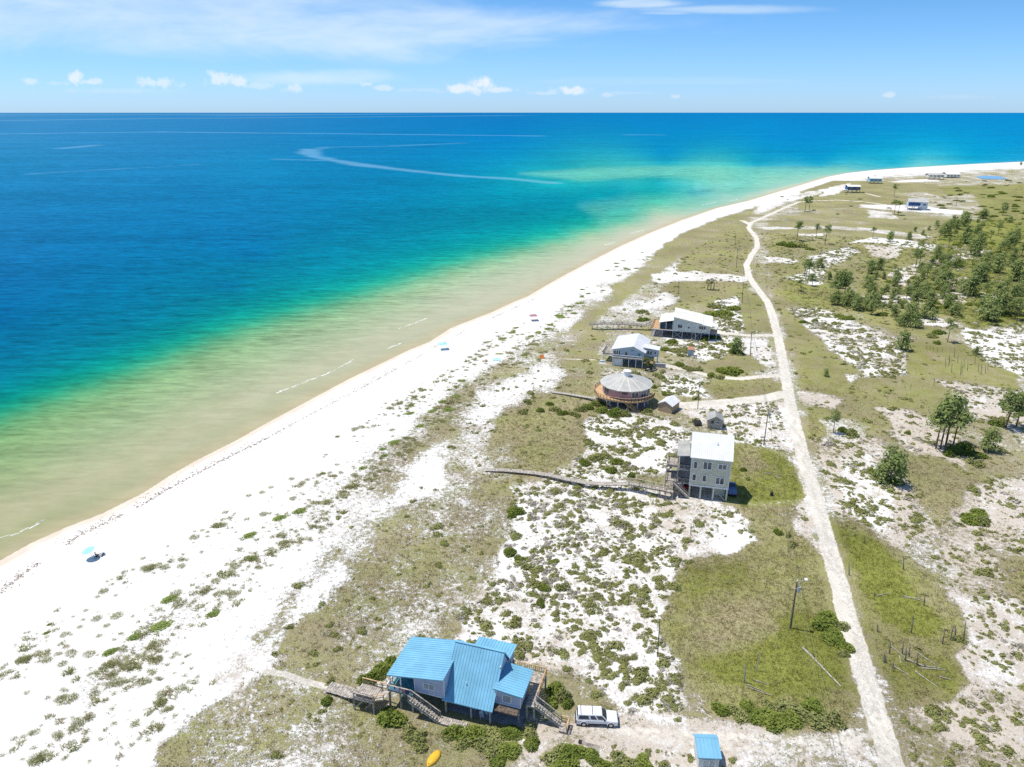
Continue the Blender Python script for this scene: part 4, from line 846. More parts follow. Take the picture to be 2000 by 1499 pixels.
MB().box(-.1,-1.5,2.75,10.1,-.02,3.0).build('balcony_floor', M['wood'], H); railing(H, [(0,-1.45,3),(10,-1.45,3)], 'trim', .9, 1.8, .3)
deck(H, -3.5,1.6,-.05,8.6,3.0,'wood','x'); railing(H, [(-.2,1.65,3),(-3.45,1.65,3),(-3.45,8.55,3),(-.2,8.55,3)], 'wood', 1, 1.6, .3)
posts(H, [(x0, y0) for x0 in (.2,3.4,5.4,7.7,9.8) for y0 in (-1.2,4,9,13)]+[(-3.3,1.8),(-3.3,5),(-3.3,8.4),(14,2.8),(14,6)], 2.74, 'trim', .2)
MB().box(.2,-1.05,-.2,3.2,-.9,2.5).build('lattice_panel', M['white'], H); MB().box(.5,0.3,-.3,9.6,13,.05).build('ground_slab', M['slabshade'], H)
MB().box(-4.3,-1.2,-.3,.1,1.5,.12).build('paved_pad', M['concrete'], H)
deck(H, 10.8,-.6,13.2,2.4,1.6,'wood_new','x'); posts(H, [(10.9,-.5,2.6),(13.1,-.5,2.6),(13.1,2.2,1.5)], 1.5, 'wood_new', .16); railing(H, [(10.9,-.5,1.6),(13.1,-.5,1.6),(13.1,2.2,1.6)], 'wood_new', .9, 1.2)
x_, y_ = G(1300,719); w_ = thing('retaining_wall', 'low grey concrete wall at the drive end beside the pale blue house', 'wall', (x_, y_, 0), R(-10)); MB().box(-4,0,-.4,0,.3,1.3).build('face', M['concrete'], w_); MB().box(-4.05,-.04,1.3,.05,.34,1.4).build('coping', M['white'], w_)
x_, y_ = G(1176,707); MBt = thing('beach_toy_tub', 'light blue tub at the seaward corner of the paved pad by the pale blue house', 'tub', (x_, y_, .13), 0)
MB().box(-.8,-.4,0,.8,.4,.35).build('tub', M['skywall'], MBt, bevel=.08); MB().box(-.7,-.3,.351,.7,.3,.38).build('lid', M['white'], MBt)
x_, y_ = G(1220,733); tag(MB().box(-.9,-.6,0,.9,.6,.9).box(-.95,-.65,.9,.95,.65,1.0).build('tank', M['white'], loc=(x_, y_, gzp(x_, y_))), 'white utility box standing between the round house and the pale blue house', 'utility box')
x_, y_ = G(1343,696); S = thing('shed', 'tiny pale shed with terracotta roof right of the pale blue house', 'shed', (x_, y_, 0), R(-12))
MB().box(0,0,-.3,2.0,2.0,2.3).build('wall', M['paleblue'], S); MB().slab([(-.2,-.25,2.35),(2.2,-.25,2.35),(2.2,2.2,2.8),(-.2,2.2,2.8)], .12).build('roof', M['rust'], S); MB().box(1.3,-.04,.0,1.9,-.005,1.9).build('door', M['offwhite'], S)

# ---- long cream roofed house ----
O5 = (58.45,247.58); H = thing('beach_house', 'long off white house with sloping cream roof on braced stilts', 'house', (*O5, 0), R(-15.5))
mb = MB(); mb.hexa([(0,0,3),(13,0,3),(13,12.5,3),(0,12.5,3)], [(0,0,7.85),(13,0,5.4),(13,12.5,5.4),(0,12.5,7.85)]); mb.build('wall', M['offwhite'], H)
roof(H, [(-.3,-.4,8.1),(10.4,-.4,6.1),(10.4,13.6,6.1),(-.3,13.6,8.1)], 'creamroof'); roof(H, [(10.0,-.7,6.0),(13.6,-.7,5.45),(13.6,13.9,5.45),(10.0,13.9,6.0)], 'metalroof')
roof(H, [(-5.2,.2,5.5),(-.05,.2,6.6),(-.05,12,6.6),(-5.2,12,5.5)], 'creamroof'); roof(H, [(13.62,1.0,5.3),(15.6,1.0,4.9),(15.6,5.5,4.9),(13.62,5.5,5.3)], 'metalroof')
MB().box(-4.8,.7,3.05,-.05,11.5,5.35).build('screen_wall', M['blueglass'], H)
for x0 in (-4.8, -2.6, -.2): MB().box(x0-.1,.45,3.05,x0+.1,.65,5.5+.2*(x0+5)).build('porch_post', M['white'], H)
for x0, w_, nx in ((1.6,1.5,2),(5.1,.7,1),(9.0,2.4,3)): window(H, (x0,0,4.0), (1,0,0), (0,-1,0), w_, 1.25 if nx > 1 else .7, 'white', 'glass', nx)
deck(H, -7.8,.1,-.02,12.2,2.98,'wood_new','x'); railing(H, [(-7.75,.15,3),(-7.75,12.1,3),(-5.2,12.1,3)], 'wood_new', 1, 1.8, .35); deck(H, 13.1,.8,15.5,5.5,2.98,'wood','x'); railing(H, [(13.2,.85,3),(15.4,.85,3),(15.4,5.4,3)], 'wood', 1, 1.2, .3)
MB().box(-7.8,-.05,2.7,13,.08,2.96).build('rim_beam', M['trim'], H)
posts(H, [(x0, y0) for x0 in (-7.5,-3.8,0,3.4,6.8,10,12.8) for y0 in (.25,6,12)]+[(15.3,1),(15.3,5.2)], 2.7, 'grey', .2)
for x0 in (-3.8, 3.4, 10): MB().beam((x0-3.2,.2,2.6),(x0-.2,.2,.2),.12).build('brace', M['grey'], H); MB().beam((x0-3.2,.33,.2),(x0-.2,.33,2.6),.12).build('brace', M['grey'], H)
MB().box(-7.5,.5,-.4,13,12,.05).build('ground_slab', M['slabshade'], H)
x_, y_ = G(1389,662); 
b_ = thing('boat', 'dark blue boat hull stored under the right end of the long cream roofed house', 'boat', (x_, y_+1.5, .1), R(-15)); mb = MB(); mb.hexa([(-2.6,-.3,.1),(2.2,-.2,.1),(2.2,.2,.1),(-2.6,.3,.1)],[(-2.8,-1,1.2),(3.4,-.15,1.4),(3.4,.15,1.4),(-2.8,1,1.2)]).build('hull', M['carblue'], b_); MB().beam((-2.8,-1.0,1.24),(3.4,-.17,1.44),.1).build('gunwale', M['white'], b_); MB().beam((-2.8,1.0,1.24),(3.4,.17,1.44),.1).build('gunwale', M['white'], b_)

# ---- far houses ----
def farhouse(name, label, px_, py_, w, dep, z0, z1, rz, wall, rf, rise=1.6, right=None):
    w *= .85; x_, y_ = G(px_, py_); H = thing(name, label, 'house', (x_, y_, gzp(x_, y_)-.1), R(rz))
    MB().box(0,0,z0,w,dep,z1).build('wall', M[wall], H)
    o = .6; roof(H, [(-o,-o,z1-.1),(w+o,-o,z1-.1),(w+o,dep/2-.01,z1+rise),(-o,dep/2-.01,z1+rise)], rf); roof(H, [(-o,dep/2,z1+rise),(w+o,dep/2,z1+rise),(w+o,dep+o,z1-.1),(-o,dep+o,z1-.1)], rf)
    n = max(2, int(w/4))
    for i in range(n): window(H, (w*(i+.3)/n,0,z0+.9), (1,0,0), (0,-1,0), w/n*.45, 1.3, 'white', 'glass', 1)
    posts(H, [(w*i/3., q) for i in range(4) for q in (.2, dep-.2)], z0, 'wood', .4, -.5)
    return H
h1 = farhouse('far_house', 'pale blue far house with grey roof right of the flat topped pine', 1772, 410, 17, 12, 3.2, 7.0, -22, 'paleblue', 'greyroof', 2.2)
MB().box(-3.4,-2.6,3.0,9.5,-.02,3.2).build('deck', M['white'], h1); railing(h1, [(-3.3,-2.5,3.2),(9.4,-2.5,3.2)], 'white', 1, 2.5); MB().box(.2,-.12,3.4,9,-.02,6.2).build('porch_screen', M['navywall'], h1); MB().box(9,.8,0,14.2,11,3.15).build('lower_wall', M['paleblue'], h1)
h2 = farhouse('far_house', 'deep blue far house with white roof on the dune by the bend of the beach', 1655, 377, 14, 10, 2.8, 6.2, -8, 'navywall', 'creamroof', 1.3)
stairs(h2, (-3,-1,3), (2.5,-1,0), (0,1,0), .9, 'white'); MB().box(-3.2,-.9,2.7,-.05,6,2.9).build('deck', M['white'], h2)
farhouse('far_house', 'sky blue far house just behind the deep blue one', 1698, 359, 15, 10, 2.4, 6.0, -10, 'skywall', 'metalroof', 1.8)
farhouse('far_house', 'wide grey roofed far house, left one of the furthest pair', 1813, 351, 21, 10, 2.8, 5.6, -5, 'offwhite', 'greyroof', 1.6)
farhouse('far_house', 'white furthest house with reddish chimney beside the wide grey roofed one', 1848, 348, 19, 14, 1.2, 4.6, -5, 'white', 'creamroof', 2.2)

# ---- boardwalks ----
def boardwalk(name, label, pts, wd, mt='wood', rail=(), psp=2.6, sp=.32):
    """pts: (px, py, z)"""
    P_ = [Vector((*G(a, b, z), z)) for a, b, z in pts]; B = thing(name, label, 'boardwalk', tuple((P_[0].x, P_[0].y, 0))); o = Vector((P_[0].x, P_[0].y, 0)); P_ = [p-o for p in P_]
    mb = MB(); ps = MB(); acc_ = 0
    for a, b in zip(P_, P_[1:]):
        L = (b-a).length; d_ = (b-a)/L; n = Vector((-d_.y, d_.x, 0)).normalized(); k = int(L/sp)
        for i in range(k):
            c0 = a+d_*(L*i/k); c1 = a+d_*(L*(i+.9)/k); j = Vector((0,0,random.uniform(-.012,.012))); e = random.uniform(-.04,.04)
            mb.slab([tuple(c0-n*(wd/2+e)+j), tuple(c1-n*(wd/2+e)+j), tuple(c1+n*(wd/2-e)+j), tuple(c0+n*(wd/2-e)+j)], .05)
        for s in (-1, 1): mb.beam(a+n*s*wd*.4-Vector((0,0,.14)), b+n*s*wd*.4-Vector((0,0,.14)), .07, .16)
        for i in range(max(1, int(L/psp))):
            for s in (-1, 1):
                c0 = a+d_*(L*(i+.5)/max(1, int(L/psp)))+n*s*wd*.42; MB().box(c0.x-.06,c0.y-.06,-.7,c0.x+.06,c0.y+.06,c0.z-.1).build('post', M[mt], B)
    mb.build('planking', M[mt], B)
    for i0, i1, s in rail:
        q = []
        for i in range(i0, i1+1):
            d_ = (P_[min(i+1, len(P_)-1)]-P_[max(i-1, 0)]).normalized(); n = Vector((-d_.y, d_.x, 0)).normalized(); q.append(P_[i]+n*s*wd*.48)
        railing(B, q, mt, .95, 2.0, .5)
    return B
boardwalk('boardwalk', 'long grey plank boardwalk running seaward from the sage green house', [(948,917,.3),(985,918,.45),(1010,920,.6),(1040,923,.7),(1075,928,.8),(1110,936,.9),(1140,942,1.0),(1170,944.5,1.1),(1200,944.5,1.3),(1228,944.5,1.5),(1250,948,1.7),(1275,953,1.8),(1303,958,1.9)], 1.5, 'wood', [(9,12,1),(9,12,-1)])
boardwalk('boardwalk', 'bleached narrow boardwalk leading to the round house deck', [(1078,765.5,.25),(1105,769,.35),(1135,774,.6),(1168,779,1.2)], 1.2, 'drift')
boardwalk('boardwalk', 'raised dark boardwalk with rails leading to the long cream roofed house', [(1152,634,1.6),(1172,633,2.2),(1180,632,2.2),(1215,633,1.9),(1262,636,1.8),(1277,629,2.8)], 1.6, 'wood', [(0,5,1),(0,5,-1)], 1.8)
boardwalk('boardwalk', 'short low boardwalk with a raised platform left of the blue roofed house', [(641,1341,.45),(660,1346,.5),(686,1354,.6),(694,1356,1.0),(707,1354,2.0)], 1.9, 'wood', [])
B = thing('platform', 'raised grey wooden viewing platform with bench and fresh rails left of the blue roofed house', 'platform', (*G(718,1352,2.2), 0), R(-17.5))
deck(B, -1.5,-1.5,1.7,1.3,2.2,'wood','y'); posts(B, [(-1.4,-1.4),(1.6,-1.4),(1.6,1.2),(-1.4,1.2)], 2.0, 'wood', .2); railing(B, [(-1.4,-1.42,2.2),(1.6,-1.42,2.2)], 'wood', .9, 1.5, .3); MB().beam((-1.4,-1.0,2.6),(1.4,-1.0,2.6),.4,.06).build('bench', M['wood_dark'], B)
railing(B, [(-1.4,1.25,2.2),(1.6,1.25,2.2),(3.6,1.0,2.5),(4.4,1.4,2.8)], 'wood_new', 1.0, 1.6)
MB().slab([(1.72,-1.2,2.2),(3.1,-1.1,2.75),(3.1,.6,2.75),(1.72,.6,2.2)], .1).build('ramp', M['wood'], B); railing(B, [(1.7,-1.3,2.2),(3.1,-1.2,2.75)], 'wood_new', 1, 1.5); MB().beam((-1.3,-1.35,.4),(.1,-1.35,2.0),.1).build('brace', M['wood'], B); MB().beam((.1,-1.25,.4),(1.4,-1.25,2.0),.1).build('brace', M['wood'], B)

# ---- poles and wires ----
poles = []
def pole(px_, py_, ty, label, tx=None, equip=0, r=.14, mt='pole'):
    x_, y_ = G(px_, py_); h = Hz(px_, ty, y_); g0 = gzp(x_, y_); tp = (0, 0, h-g0)
    if tx is not None:
        xt = (tx-1000)/F*(y_*ct+(CH-h)*st); tp = (xt-x_, 0, h-g0)
        if abs(tp[0]) > .6: tp = (math.copysign(.6, tp[0]), 0, tp[2])
    T_ = thing('utility_pole' if equip or r > .1 else 'post_pole', label, 'utility pole' if r > .1 else 'pole', (x_, y_, g0-.1), 0, 'utility poles' if r > .1 else None)
    MB().cyl((0,0,-.5), tp, r, r*.7, 8).build('shaft', M[mt], T_)
    if equip:
        MB().cyl((tp[0]+.38, -.15, tp[2]-1.7),(tp[0]+.38, -.15, tp[2]-.8),.27,n=10).build('transformer', M['grey'], T_)
        MB().beam((tp[0]-.1,-.1,tp[2]-1.2),(tp[0]+.3,-.15,tp[2]-1.2),.08).build('bracket', M['grey'], T_)
    if r > .1: MB().cyl((tp[0],0,tp[2]-.05),(tp[0],0,tp[2]+.3),.06,.1,6).build('insulator', M['white'], T_)
    poles.append(Vector((x_+tp[0], y_, g0-.1+tp[2]))); return T_
pole(1544,1226,1136,'tall greenish utility pole with white transformer on the lawn by the near bend', 1557, 1, .17)
pole(1491.6,870,800,'dark utility pole with transformer right of the grey gabled shed', 1501, 1)
pole(1465.5,696,648,'utility pole at the left verge of the road near the small pale shed drive', 1465, 0)
pole(1449.6,592.5,550,'utility pole left of the road where it starts to bend', 1452, 0)
pole(1438.5,523,483,'utility pole with grey transformer left of the winding road', 1438, 1)
pole(1436,480,455,'utility pole furthest along the line', 1436, 0, .12)
lamp = pole(1356.8,670.4,641,'pale pole standing in front of the long cream roofed house', 1360, 0, .12, 'grey')
lamp = pole(1363,799,751,'thin dark pole on the sand right of the tan shed', 1366, 0, .11)
lamp = pole(1284.5,1281,1208,'thin weathered pole standing alone in the scrub right of the blue roofed house', 1289, 0, .09)
lamp = pole(1349.5,1045,1023,'short charred stub on the sand below the sage green house', 1350, 0, .10, 'snag')
lamp = pole(1325.6,575,548,'thin pole in the grass beyond the long cream roofed house', 1326, 0, .11)
lamp = pole(1423,1393,1350,'leaning silver pole at the scrub edge left of the lawn', 1300, 0, .05, 'drift') if False else None
def wire(a, b, lb, dx=0., sag=.8, r=.022):
    a = a+Vector((dx,0,-.05)); b = b+Vector((dx,0,-.05)); mb = MB(); n = 10; q = [a+(b-a)*i/n-Vector((0,0,4*sag*(i/n)*(1-i/n))) for i in range(n+1)]
    for c0, c1 in zip(q, q[1:]): mb.cyl(c0, c1, r, r, 4)
    return tag(mb.build('power_line', M['wire']), lb, 'wire', 'power lines along the road')
nm = ['near pole', 'second pole', 'third pole', 'fourth pole', 'fifth pole', 'furthest pole']
for i in range(5):
    wire(poles[i], poles[i+1], f'upper cable from the {nm[i]} to the {nm[i+1]}', 0, 1.0); wire(poles[i]-Vector((0,0,.9)), poles[i+1]-Vector((0,0,.9)), f'lower cable from the {nm[i]} to the {nm[i+1]}', .15, 1.1)
end = Vector((*G(1672,1560,9.), 9.)); wire(poles[0], end, 'upper cable running from the near pole out of the bottom edge', 0, .5); wire(poles[0]-Vector((0,0,.9)), end-Vector((.9,0,1.2)), 'lower cable running from the near pole out of the bottom edge', 0, .6)
# street light arm by the near pole
T_ = thing('lamp_arm', 'white round lamp head on a thin arm at the near utility pole', 'lamp', tuple(poles[0]-Vector((0,0,.2)))); MB().cyl((0,0,0),(1.6,.5,.35),.03,n=6).build('arm', M['grey'], T_); MB().cyl((1.6,.5,.28),(1.6,.5,.42),.30,.22,12).build('lamp_head', M['white'], T_)
# black drum on lawn
x_, y_ = G(1507,968); d_ = thing('drum', 'small black drum standing on the green lawn right of the sage green house', 'drum', (x_, y_, gzp(x_, y_))); MB().cyl((0,0,0),(0,0,.75),.33,n=14).build('barrel', M['dark'], d_); MB().cyl((0,0,.75),(0,0,.80),.35,n=14).build('rim', M['dark'], d_)
# ---- beach things ----
def canopy(px_, py_, s, h, cloth, label):
    x_, y_ = G(px_, py_); g0 = gzp(x_, y_); C = thing('beach_canopy', label, 'canopy', (x_, y_, g0), R(12))
    mb = MB(); c = [(-s,-s,h),(s,-s,h),(s,s,h),(-s,s,h)]; mb.add(c+[(0,0,h+.55)]+[(a, b, z-.05) for a, b, z in c]+[(0,0,h+.5)], [(0,1,4),(1,2,4),(2,3,4),(3,0,4),(6,5,9),(7,6,9),(8,7,9),(5,8,9),(0,5,6,1),(1,6,7,2),(2,7,8,3),(3,8,5,0)]); mb.build('cover', M[cloth], C)
    for a in (-1,1):
        for b in (-1,1): MB().cyl((a*s*.96,b*s*.96,-.1),(a*s*.96,b*s*.96,h-.03),.03,n=6).build('leg', M['white'], C)
canopy(865,682,1.5,2.0,'aqua','light blue square beach canopy near the waterline'); canopy(1041.5,626,1.5,2.0,'redcloth','dusty red square beach canopy on the upper beach')
x_, y_ = G(185,1089); g0 = gzp(x_, y_); U = thing('beach_umbrella', 'tilted light blue beach umbrella shading two beach chairs', 'umbrella', (x_-.25, y_-.1, g0)); U.rotation_euler = (R(8), R(-12), 0)
MB().cyl((0,0,-.1),(0,0,2.25),.03,n=6).build('pole', M['white'], U); mb = MB(); k8 = 10
mb.add([(1.15*math.cos(2*math.pi*i/k8),1.15*math.sin(2*math.pi*i/k8),1.85) for i in range(k8)]+[(0,0,2.3)]+[(1.13*math.cos(2*math.pi*i/k8),1.13*math.sin(2*math.pi*i/k8),1.82) for i in range(k8)]+[(0,0,2.25)], [(i,(i+1)%k8,k8) for i in range(k8)]+[(k8+1+(i+1)%k8,k8+1+i,2*k8+1) for i in range(k8)]); mb.build('canopy', M['aqua'], U)
def bchair(dx, dy, rz, lb):
    T_ = thing('beach_chair', lb, 'beach chair', (x_+dx, y_+dy, g0), rz, 'two chairs under the beach umbrella')
    MB().slab([(-.27,-.3,.30),(.27,-.3,.30),(.27,.25,.24),(-.27,.25,.24)], .03).build('seat', M['navy'], T_); MB().hexa([(-.27,.25,.24),(.27,.25,.24),(.27,.29,.25),(-.27,.29,.25)],[(-.27,.6,.85),(.27,.6,.85),(.27,.63,.85),(-.27,.63,.85)]).build('backrest', M['navy'], T_)
    for a in (-.28,.28):
        MB().beam((a,-.32,0),(a,-.30,.45),.03).build('leg', M['grey'], T_); MB().beam((a,.45,0),(a,.30,.45),.03).build('leg', M['grey'], T_)
        MB().beam((a,-.32,.46),(a,.42,.46),.05,.03).build('armrest', M['dark'], T_)
bchair(.35,.1,R(150),'dark beach chair under the umbrella, the one with a person seated'); bchair(1.15,.75,R(150),'empty dark beach chair behind the umbrella')
def person(loc, rz, label):
    V_ = [(0,0,.42),(0,.08,.62),(0,.16,.85),(0,.17,.97),(0,.15,1.08),(0,.13,1.20), (-.17,.15,.90),(-.25,.0,.68),(-.24,-.22,.60), (.17,.15,.90),(.25,.0,.68),(.24,-.22,.60), (-.10,0,.40),(-.13,-.40,.46),(-.13,-.62,.08),(-.13,-.80,.05), (.10,0,.40),(.13,-.40,.46),(.13,-.62,.08),(.13,-.80,.05)]
    E_ = [(0,1),(1,2),(2,3),(3,4),(4,5),(2,6),(6,7),(7,8),(2,9),(9,10),(10,11),(0,12),(12,13),(13,14),(14,15),(0,16),(16,17),(17,18),(18,19)]
    rd_ = [.13,.13,.14,.05,.09,.08,.06,.045,.035,.06,.045,.035,.09,.065,.04,.035,.09,.065,.04,.035]
    me = bpy.data.meshes.new('person'); me.from_pydata(V_, E_, []); o = bpy.data.objects.new('person', me); sc.collection.objects.link(o)
    md = o.modifiers.new('skin', 'SKIN')
    for i, r_ in enumerate(rd_): me.skin_vertices[0].data[i].radius = (r_, r_)
    me.skin_vertices[0].data[0].use_root = True; o.modifiers.new('sub', 'SUBSURF').levels = 1; me.materials.append(M['skin'])
    o.location = loc; o.rotation_euler = (0,0,rz); tag(o, label, 'person')
    MB().cyl((0,.10,1.16),(0,.17,1.28),.105,.06,8).build('hair', M['wood_dark'], o); MB().box(-.17,-.25,.34,.17,.13,.53).build('shorts', M['navy'], o, bevel=.06)
person((x_+.35, y_+.1, g0-.08), R(150), 'person sitting in the nearer beach chair under the blue umbrella')
def cloth(nm_, px_, py_, w_, h_, mt, lb, cat):
    x_, y_ = G(px_, py_); g1 = gzp(x_, y_); mb = MB(); n = 6; vs = []; fs = []
    for i in range(n+1):
        for j in range(n+1): vs.append(((i/n-.5)*w_+.1*math.sin(j*2.), (j/n-.5)*h_+.1*math.sin(i*1.7), .06+.05*math.sin(i*2.1+j*1.3)))
    for i in range(n):
        for j in range(n): fs.append((i*(n+1)+j, (i+1)*(n+1)+j, (i+1)*(n+1)+j+1, i*(n+1)+j+1))
    mb.add(vs, fs); mb.add([(a, b, c-.04) for a, b, c in vs], [f_[::-1] for f_ in fs]); tag(mb.build(nm_, M[mt], loc=(x_, y_, g1+.03)), lb, cat)
cloth('beach_blanket', 970, 703, 2.4, 2.6, 'aqua', 'aqua blanket spread on the upper beach', 'blanket')
cloth('beach_blanket', 976, 692, 2.4, 1.2, 'mound', 'thin green mat just above the aqua blanket', 'mat')
x_, y_ = G(1058,700); T_ = thing('beach_tent', 'small orange shelter by the beach path in front of the pale blue house', 'tent', (x_, y_, gzp(x_, y_))); MB().prism([(-.8,0),(0,1.2),(.8,0)], 'x', -.7, .7).build('cover', M['orange'], T_); MB().cyl((-.75,0,0),(-.75,0,1.3),.03,n=6).build('pole', M['white'], T_)

# ---------------- vegetation ----------------
def leafcloud(C, size, flat=.0, aspect=1.6, seed=0, up=.3):
    """quads centred at C with random orientation; returns verts, faces"""
    r_ = np.random.default_rng(seed); n = len(C); nrm = r_.normal(size=(n,3)); nrm[:,2] = np.abs(nrm[:,2])+up; nrm /= np.linalg.norm(nrm, axis=1)[:,None]
    a = np.cross(nrm, r_.normal(size=(n,3))); a /= np.linalg.norm(a, axis=1)[:,None]; b = np.cross(nrm, a)
    s = (size*r_.uniform(.6, 1.3, n))[:,None]; a = a*s*aspect/2; b = b*s/2
    V_ = np.stack([C-a, C-b*.9, C+a, C+b*.9], 1).reshape(-1,3); return V_, np.arange(n*4).reshape(n,4)
def dome(n, r=1., h=.9, seed=0, lump=.35, inner=.35):
    r_ = np.random.default_rng(seed); d_ = r_.normal(size=(n,3)); d_[:,2] = np.abs(d_[:,2]); d_ /= np.linalg.norm(d_, axis=1)[:,None]
    az = np.arctan2(d_[:,1], d_[:,0]); L_ = 1+lump*(.6*np.sin(2*az+seed)+.4*np.sin(3*az+2*seed)+.35*np.sin(5*az+seed*3)*d_[:,2])
    rad = (inner+(1-inner)*r_.random(n)**.45); return d_*np.array([r, r, h])*(rad*L_)[:,None]
def blades(n, spread, h, wdt, seed=0, lean=.5):
    r_ = np.random.default_rng(seed); az = r_.uniform(0, 2*np.pi, n); r0 = spread*np.sqrt(r_.random(n)); bx = np.stack([r0*np.cos(az), r0*np.sin(az), -.03+0*az], 1)
    a2 = r_.uniform(0, 2*np.pi, n); hh = h*r_.uniform(.6, 1.2, n); tip = bx+np.stack([np.cos(a2)*lean*hh, np.sin(a2)*lean*hh, hh], 1)
    sd_ = np.stack([-np.sin(a2+r_.normal(size=n)), np.cos(a2), 0*az], 1)*wdt; V_ = np.stack([bx-sd_, bx+sd_, tip], 1).reshape(-1,3); return V_, np.arange(n*3).reshape(n,3)
def mesh_only(name, V_, F_, mt):
    o = meshnp(name, V_, F_, mt); me = o.data; bpy.data.objects.remove(o); return me
shrubs = [mesh_only('shrub', *leafcloud(dome(400, 1, .58, s, .42, .2), .17, seed=s), M['scrub']) for s in range(5)]
shrubs_g = [mesh_only('grey_shrub', *leafcloud(dome(300, 1, .5, s+9, .45, .05), .13, seed=s, aspect=2.6), M['scrubgrey']) for s in range(3)]
bushes = [mesh_only('bush', *leafcloud(dome(900, 1, .85, s+20, .25), .16, seed=s), M['bush']) for s in range(5)]
bushes2 = [mesh_only('bush', *leafcloud(dome(640, 1, .8, s+50, .4, .2), .17, seed=s+70), M['mixbush']) for s in range(4)]
mounds = [mesh_only('mound', *leafcloud(dome(420, 1, .28, s+30, .18, .1), .16, seed=s, up=1.2), M['mound']) for s in range(3)]
tussocks = []
for s in range(4):
    V1, F1 = blades(260, 1.15, .50, .04, s, 1.1); tussocks.append(mesh_only('tussock', V1, F1, M['dune']))
def place(me, name, px_, py_, r, rz=None, hs=1., label=None, cat=None, group=None, sy=1., w=None):
    x_, y_ = w if w is not None else G(px_, py_); o = bpy.data.objects.new(name, me); sc.collection.objects.link(o)
    o.location = (x_, y_, gzp(x_, y_)-.04); o.rotation_euler = (0, 0, random.uniform(0, 6.28) if rz is None else rz); o.scale = (r, r*sy, r*hs); return tag(o, label, cat, group)
def mpp(px_, py_): # metres per photo pixel on the ground there
    a, f_, zz = pxdir(px_, py_); return CH/(-zz)/F
# big bushes: px, py(centre of base), width in px, label key
BL = {
 'hedge_bottom': 'dark green bush in the thicket along the bottom edge below the blue roofed house',
 'hedge_drive': 'dense green bush in the hedge where the lawn meets the drive at the bottom right',
 'road': 'dark green bush at the left verge of the road beside the lawn',
 'front': 'round green bush in front of the stairs of the blue roofed house',
 'beside': 'green bush against the seaward side of the blue roofed house',
 'stairs': 'green bush beside the right hand stairs of the blue roofed house',
 'between': 'dark green bush between the pale blue house and the long cream roofed house',
 'behind': 'green bush beside and behind the long cream roofed house',
 'oval': 'dark rounded bush on the oval lawn left of the road',
 'drive2': 'dark bush by the drive of the pale blue house',
 'round': 'green bush around the foot of the round house',
 'mid': 'dark green bush in the grey scrub above the middle boardwalk',
 'grassy': 'isolated green bush in the tan grass seaward of the round house',
 'lawnedge': 'low green bush on the lawn left of the road below the sage green house',
 'scrubby': 'larger dark bush among the scrub between the sage green and blue roofed houses',
 'right': 'bright green bush on the open sand right of the road',
}
BIG = [('hedge_bottom',[(890,1432,50),(925,1440,60),(960,1432,66),(1000,1432,60),(1035,1432,46),(905,1452,40),(950,1462,60),(995,1468,60),(1040,1455,40),(1085,1478,60),(1120,1474,66),(1155,1482,50),(1100,1496,70),(1215,1496,50),(1255,1496,40),(975,1490,36),(1180,1500,40)]),
 ('hedge_drive',[(1405,1388,44),(1440,1398,52),(1475,1405,56),(1510,1408,60),(1548,1408,60),(1585,1406,60),(1618,1402,48),(1500,1385,50),(1540,1385,54),(1590,1384,50),(1632,1412,36),(1460,1385,40)]),
 ('road',[(1615,1215,50),(1638,1222,44),(1632,1245,50),(1650,1262,44),(1618,1250,40),(1648,1278,34),(1600,1225,34)]),
 ('front',[(765,1408,48),(752,1400,30),(800,1430,28),(815,1447,34),(826,1460,30)]), ('beside',[(735,1322,40),(752,1308,36),(718,1330,30),(765,1295,26),(644,1332,18),(640,1372,24)]),
 ('stairs',[(1085,1350,34),(1098,1362,34),(1075,1380,30),(1108,1378,24)]),
 ('between',[(1280,678,26),(1298,682,34),(1320,684,36),(1340,682,30),(1352,676,20),(1330,694,22),(1345,690,16),(1310,670,26)]),
 ('behind',[(1395,617,34),(1415,612,36),(1430,606,26),(1400,600,30),(1420,622,26),(1392,660,30),(1375,663,18),(1258,627,24),(1250,612,22)]),
 ('oval',[(1425,728,38),(1410,726,26),(1440,726,24)]), ('drive2',[(1345,722,24),(1362,722,22),(1330,712,20),(1405,738,18),(1388,736,16),(1438,688,28),(1432,680,22)]),
 ('round',[(1178,806,22),(1200,810,30),(1222,812,24),(1165,790,26),(1148,797,26),(1135,803,22),(1120,812,24),(1180,795,14),(1262,805,20),(1240,735,22),(1262,745,24),(1285,735,24),(1300,770,14),(1276,757,16)]),
 ('mid',[(1140,905,26),(1160,900,30),(1180,895,28),(1205,905,30),(1222,908,26),(1195,920,26),(1158,870,22),(1235,930,20)]),
 ('grassy',[(1085,800,20),(1100,806,22),(1055,803,14),(1032,786,16),(1072,792,14),(1025,806,20),(1010,1003,28),(1000,1010,16)]),
 ('lawnedge',[(1522,1042,18),(1538,1048,14),(1450,918,12),(1462,938,10)]),
 ('scrubby',[(995,1082,30),(1015,1095,34),(1030,1108,34),(1045,1140,40),(1065,1150,30),(1100,1150,34),(1080,1100,30),(1058,1180,26)]),
 ('right',[(1905,1015,40),(1922,1020,34),(1890,1012,30),(1910,1000,26),(1660,848,24),(1645,845,20),(1668,846,14),(1870,880,34),(1900,888,40),(1885,876,30),(1852,890,22),(1905,905,30),(1930,852,14),(1945,828,26),(1960,825,24),(1770,846,12),(1725,938,30),(1748,944,26),(1705,925,20),(1820,658,26),(1832,652,24),(1832,672,14),(1640,620,22),(1655,622,24),(1570,628,14),(1592,630,14),(1525,478,24),(1545,480,30),(1565,482,26),(1580,488,16)])]
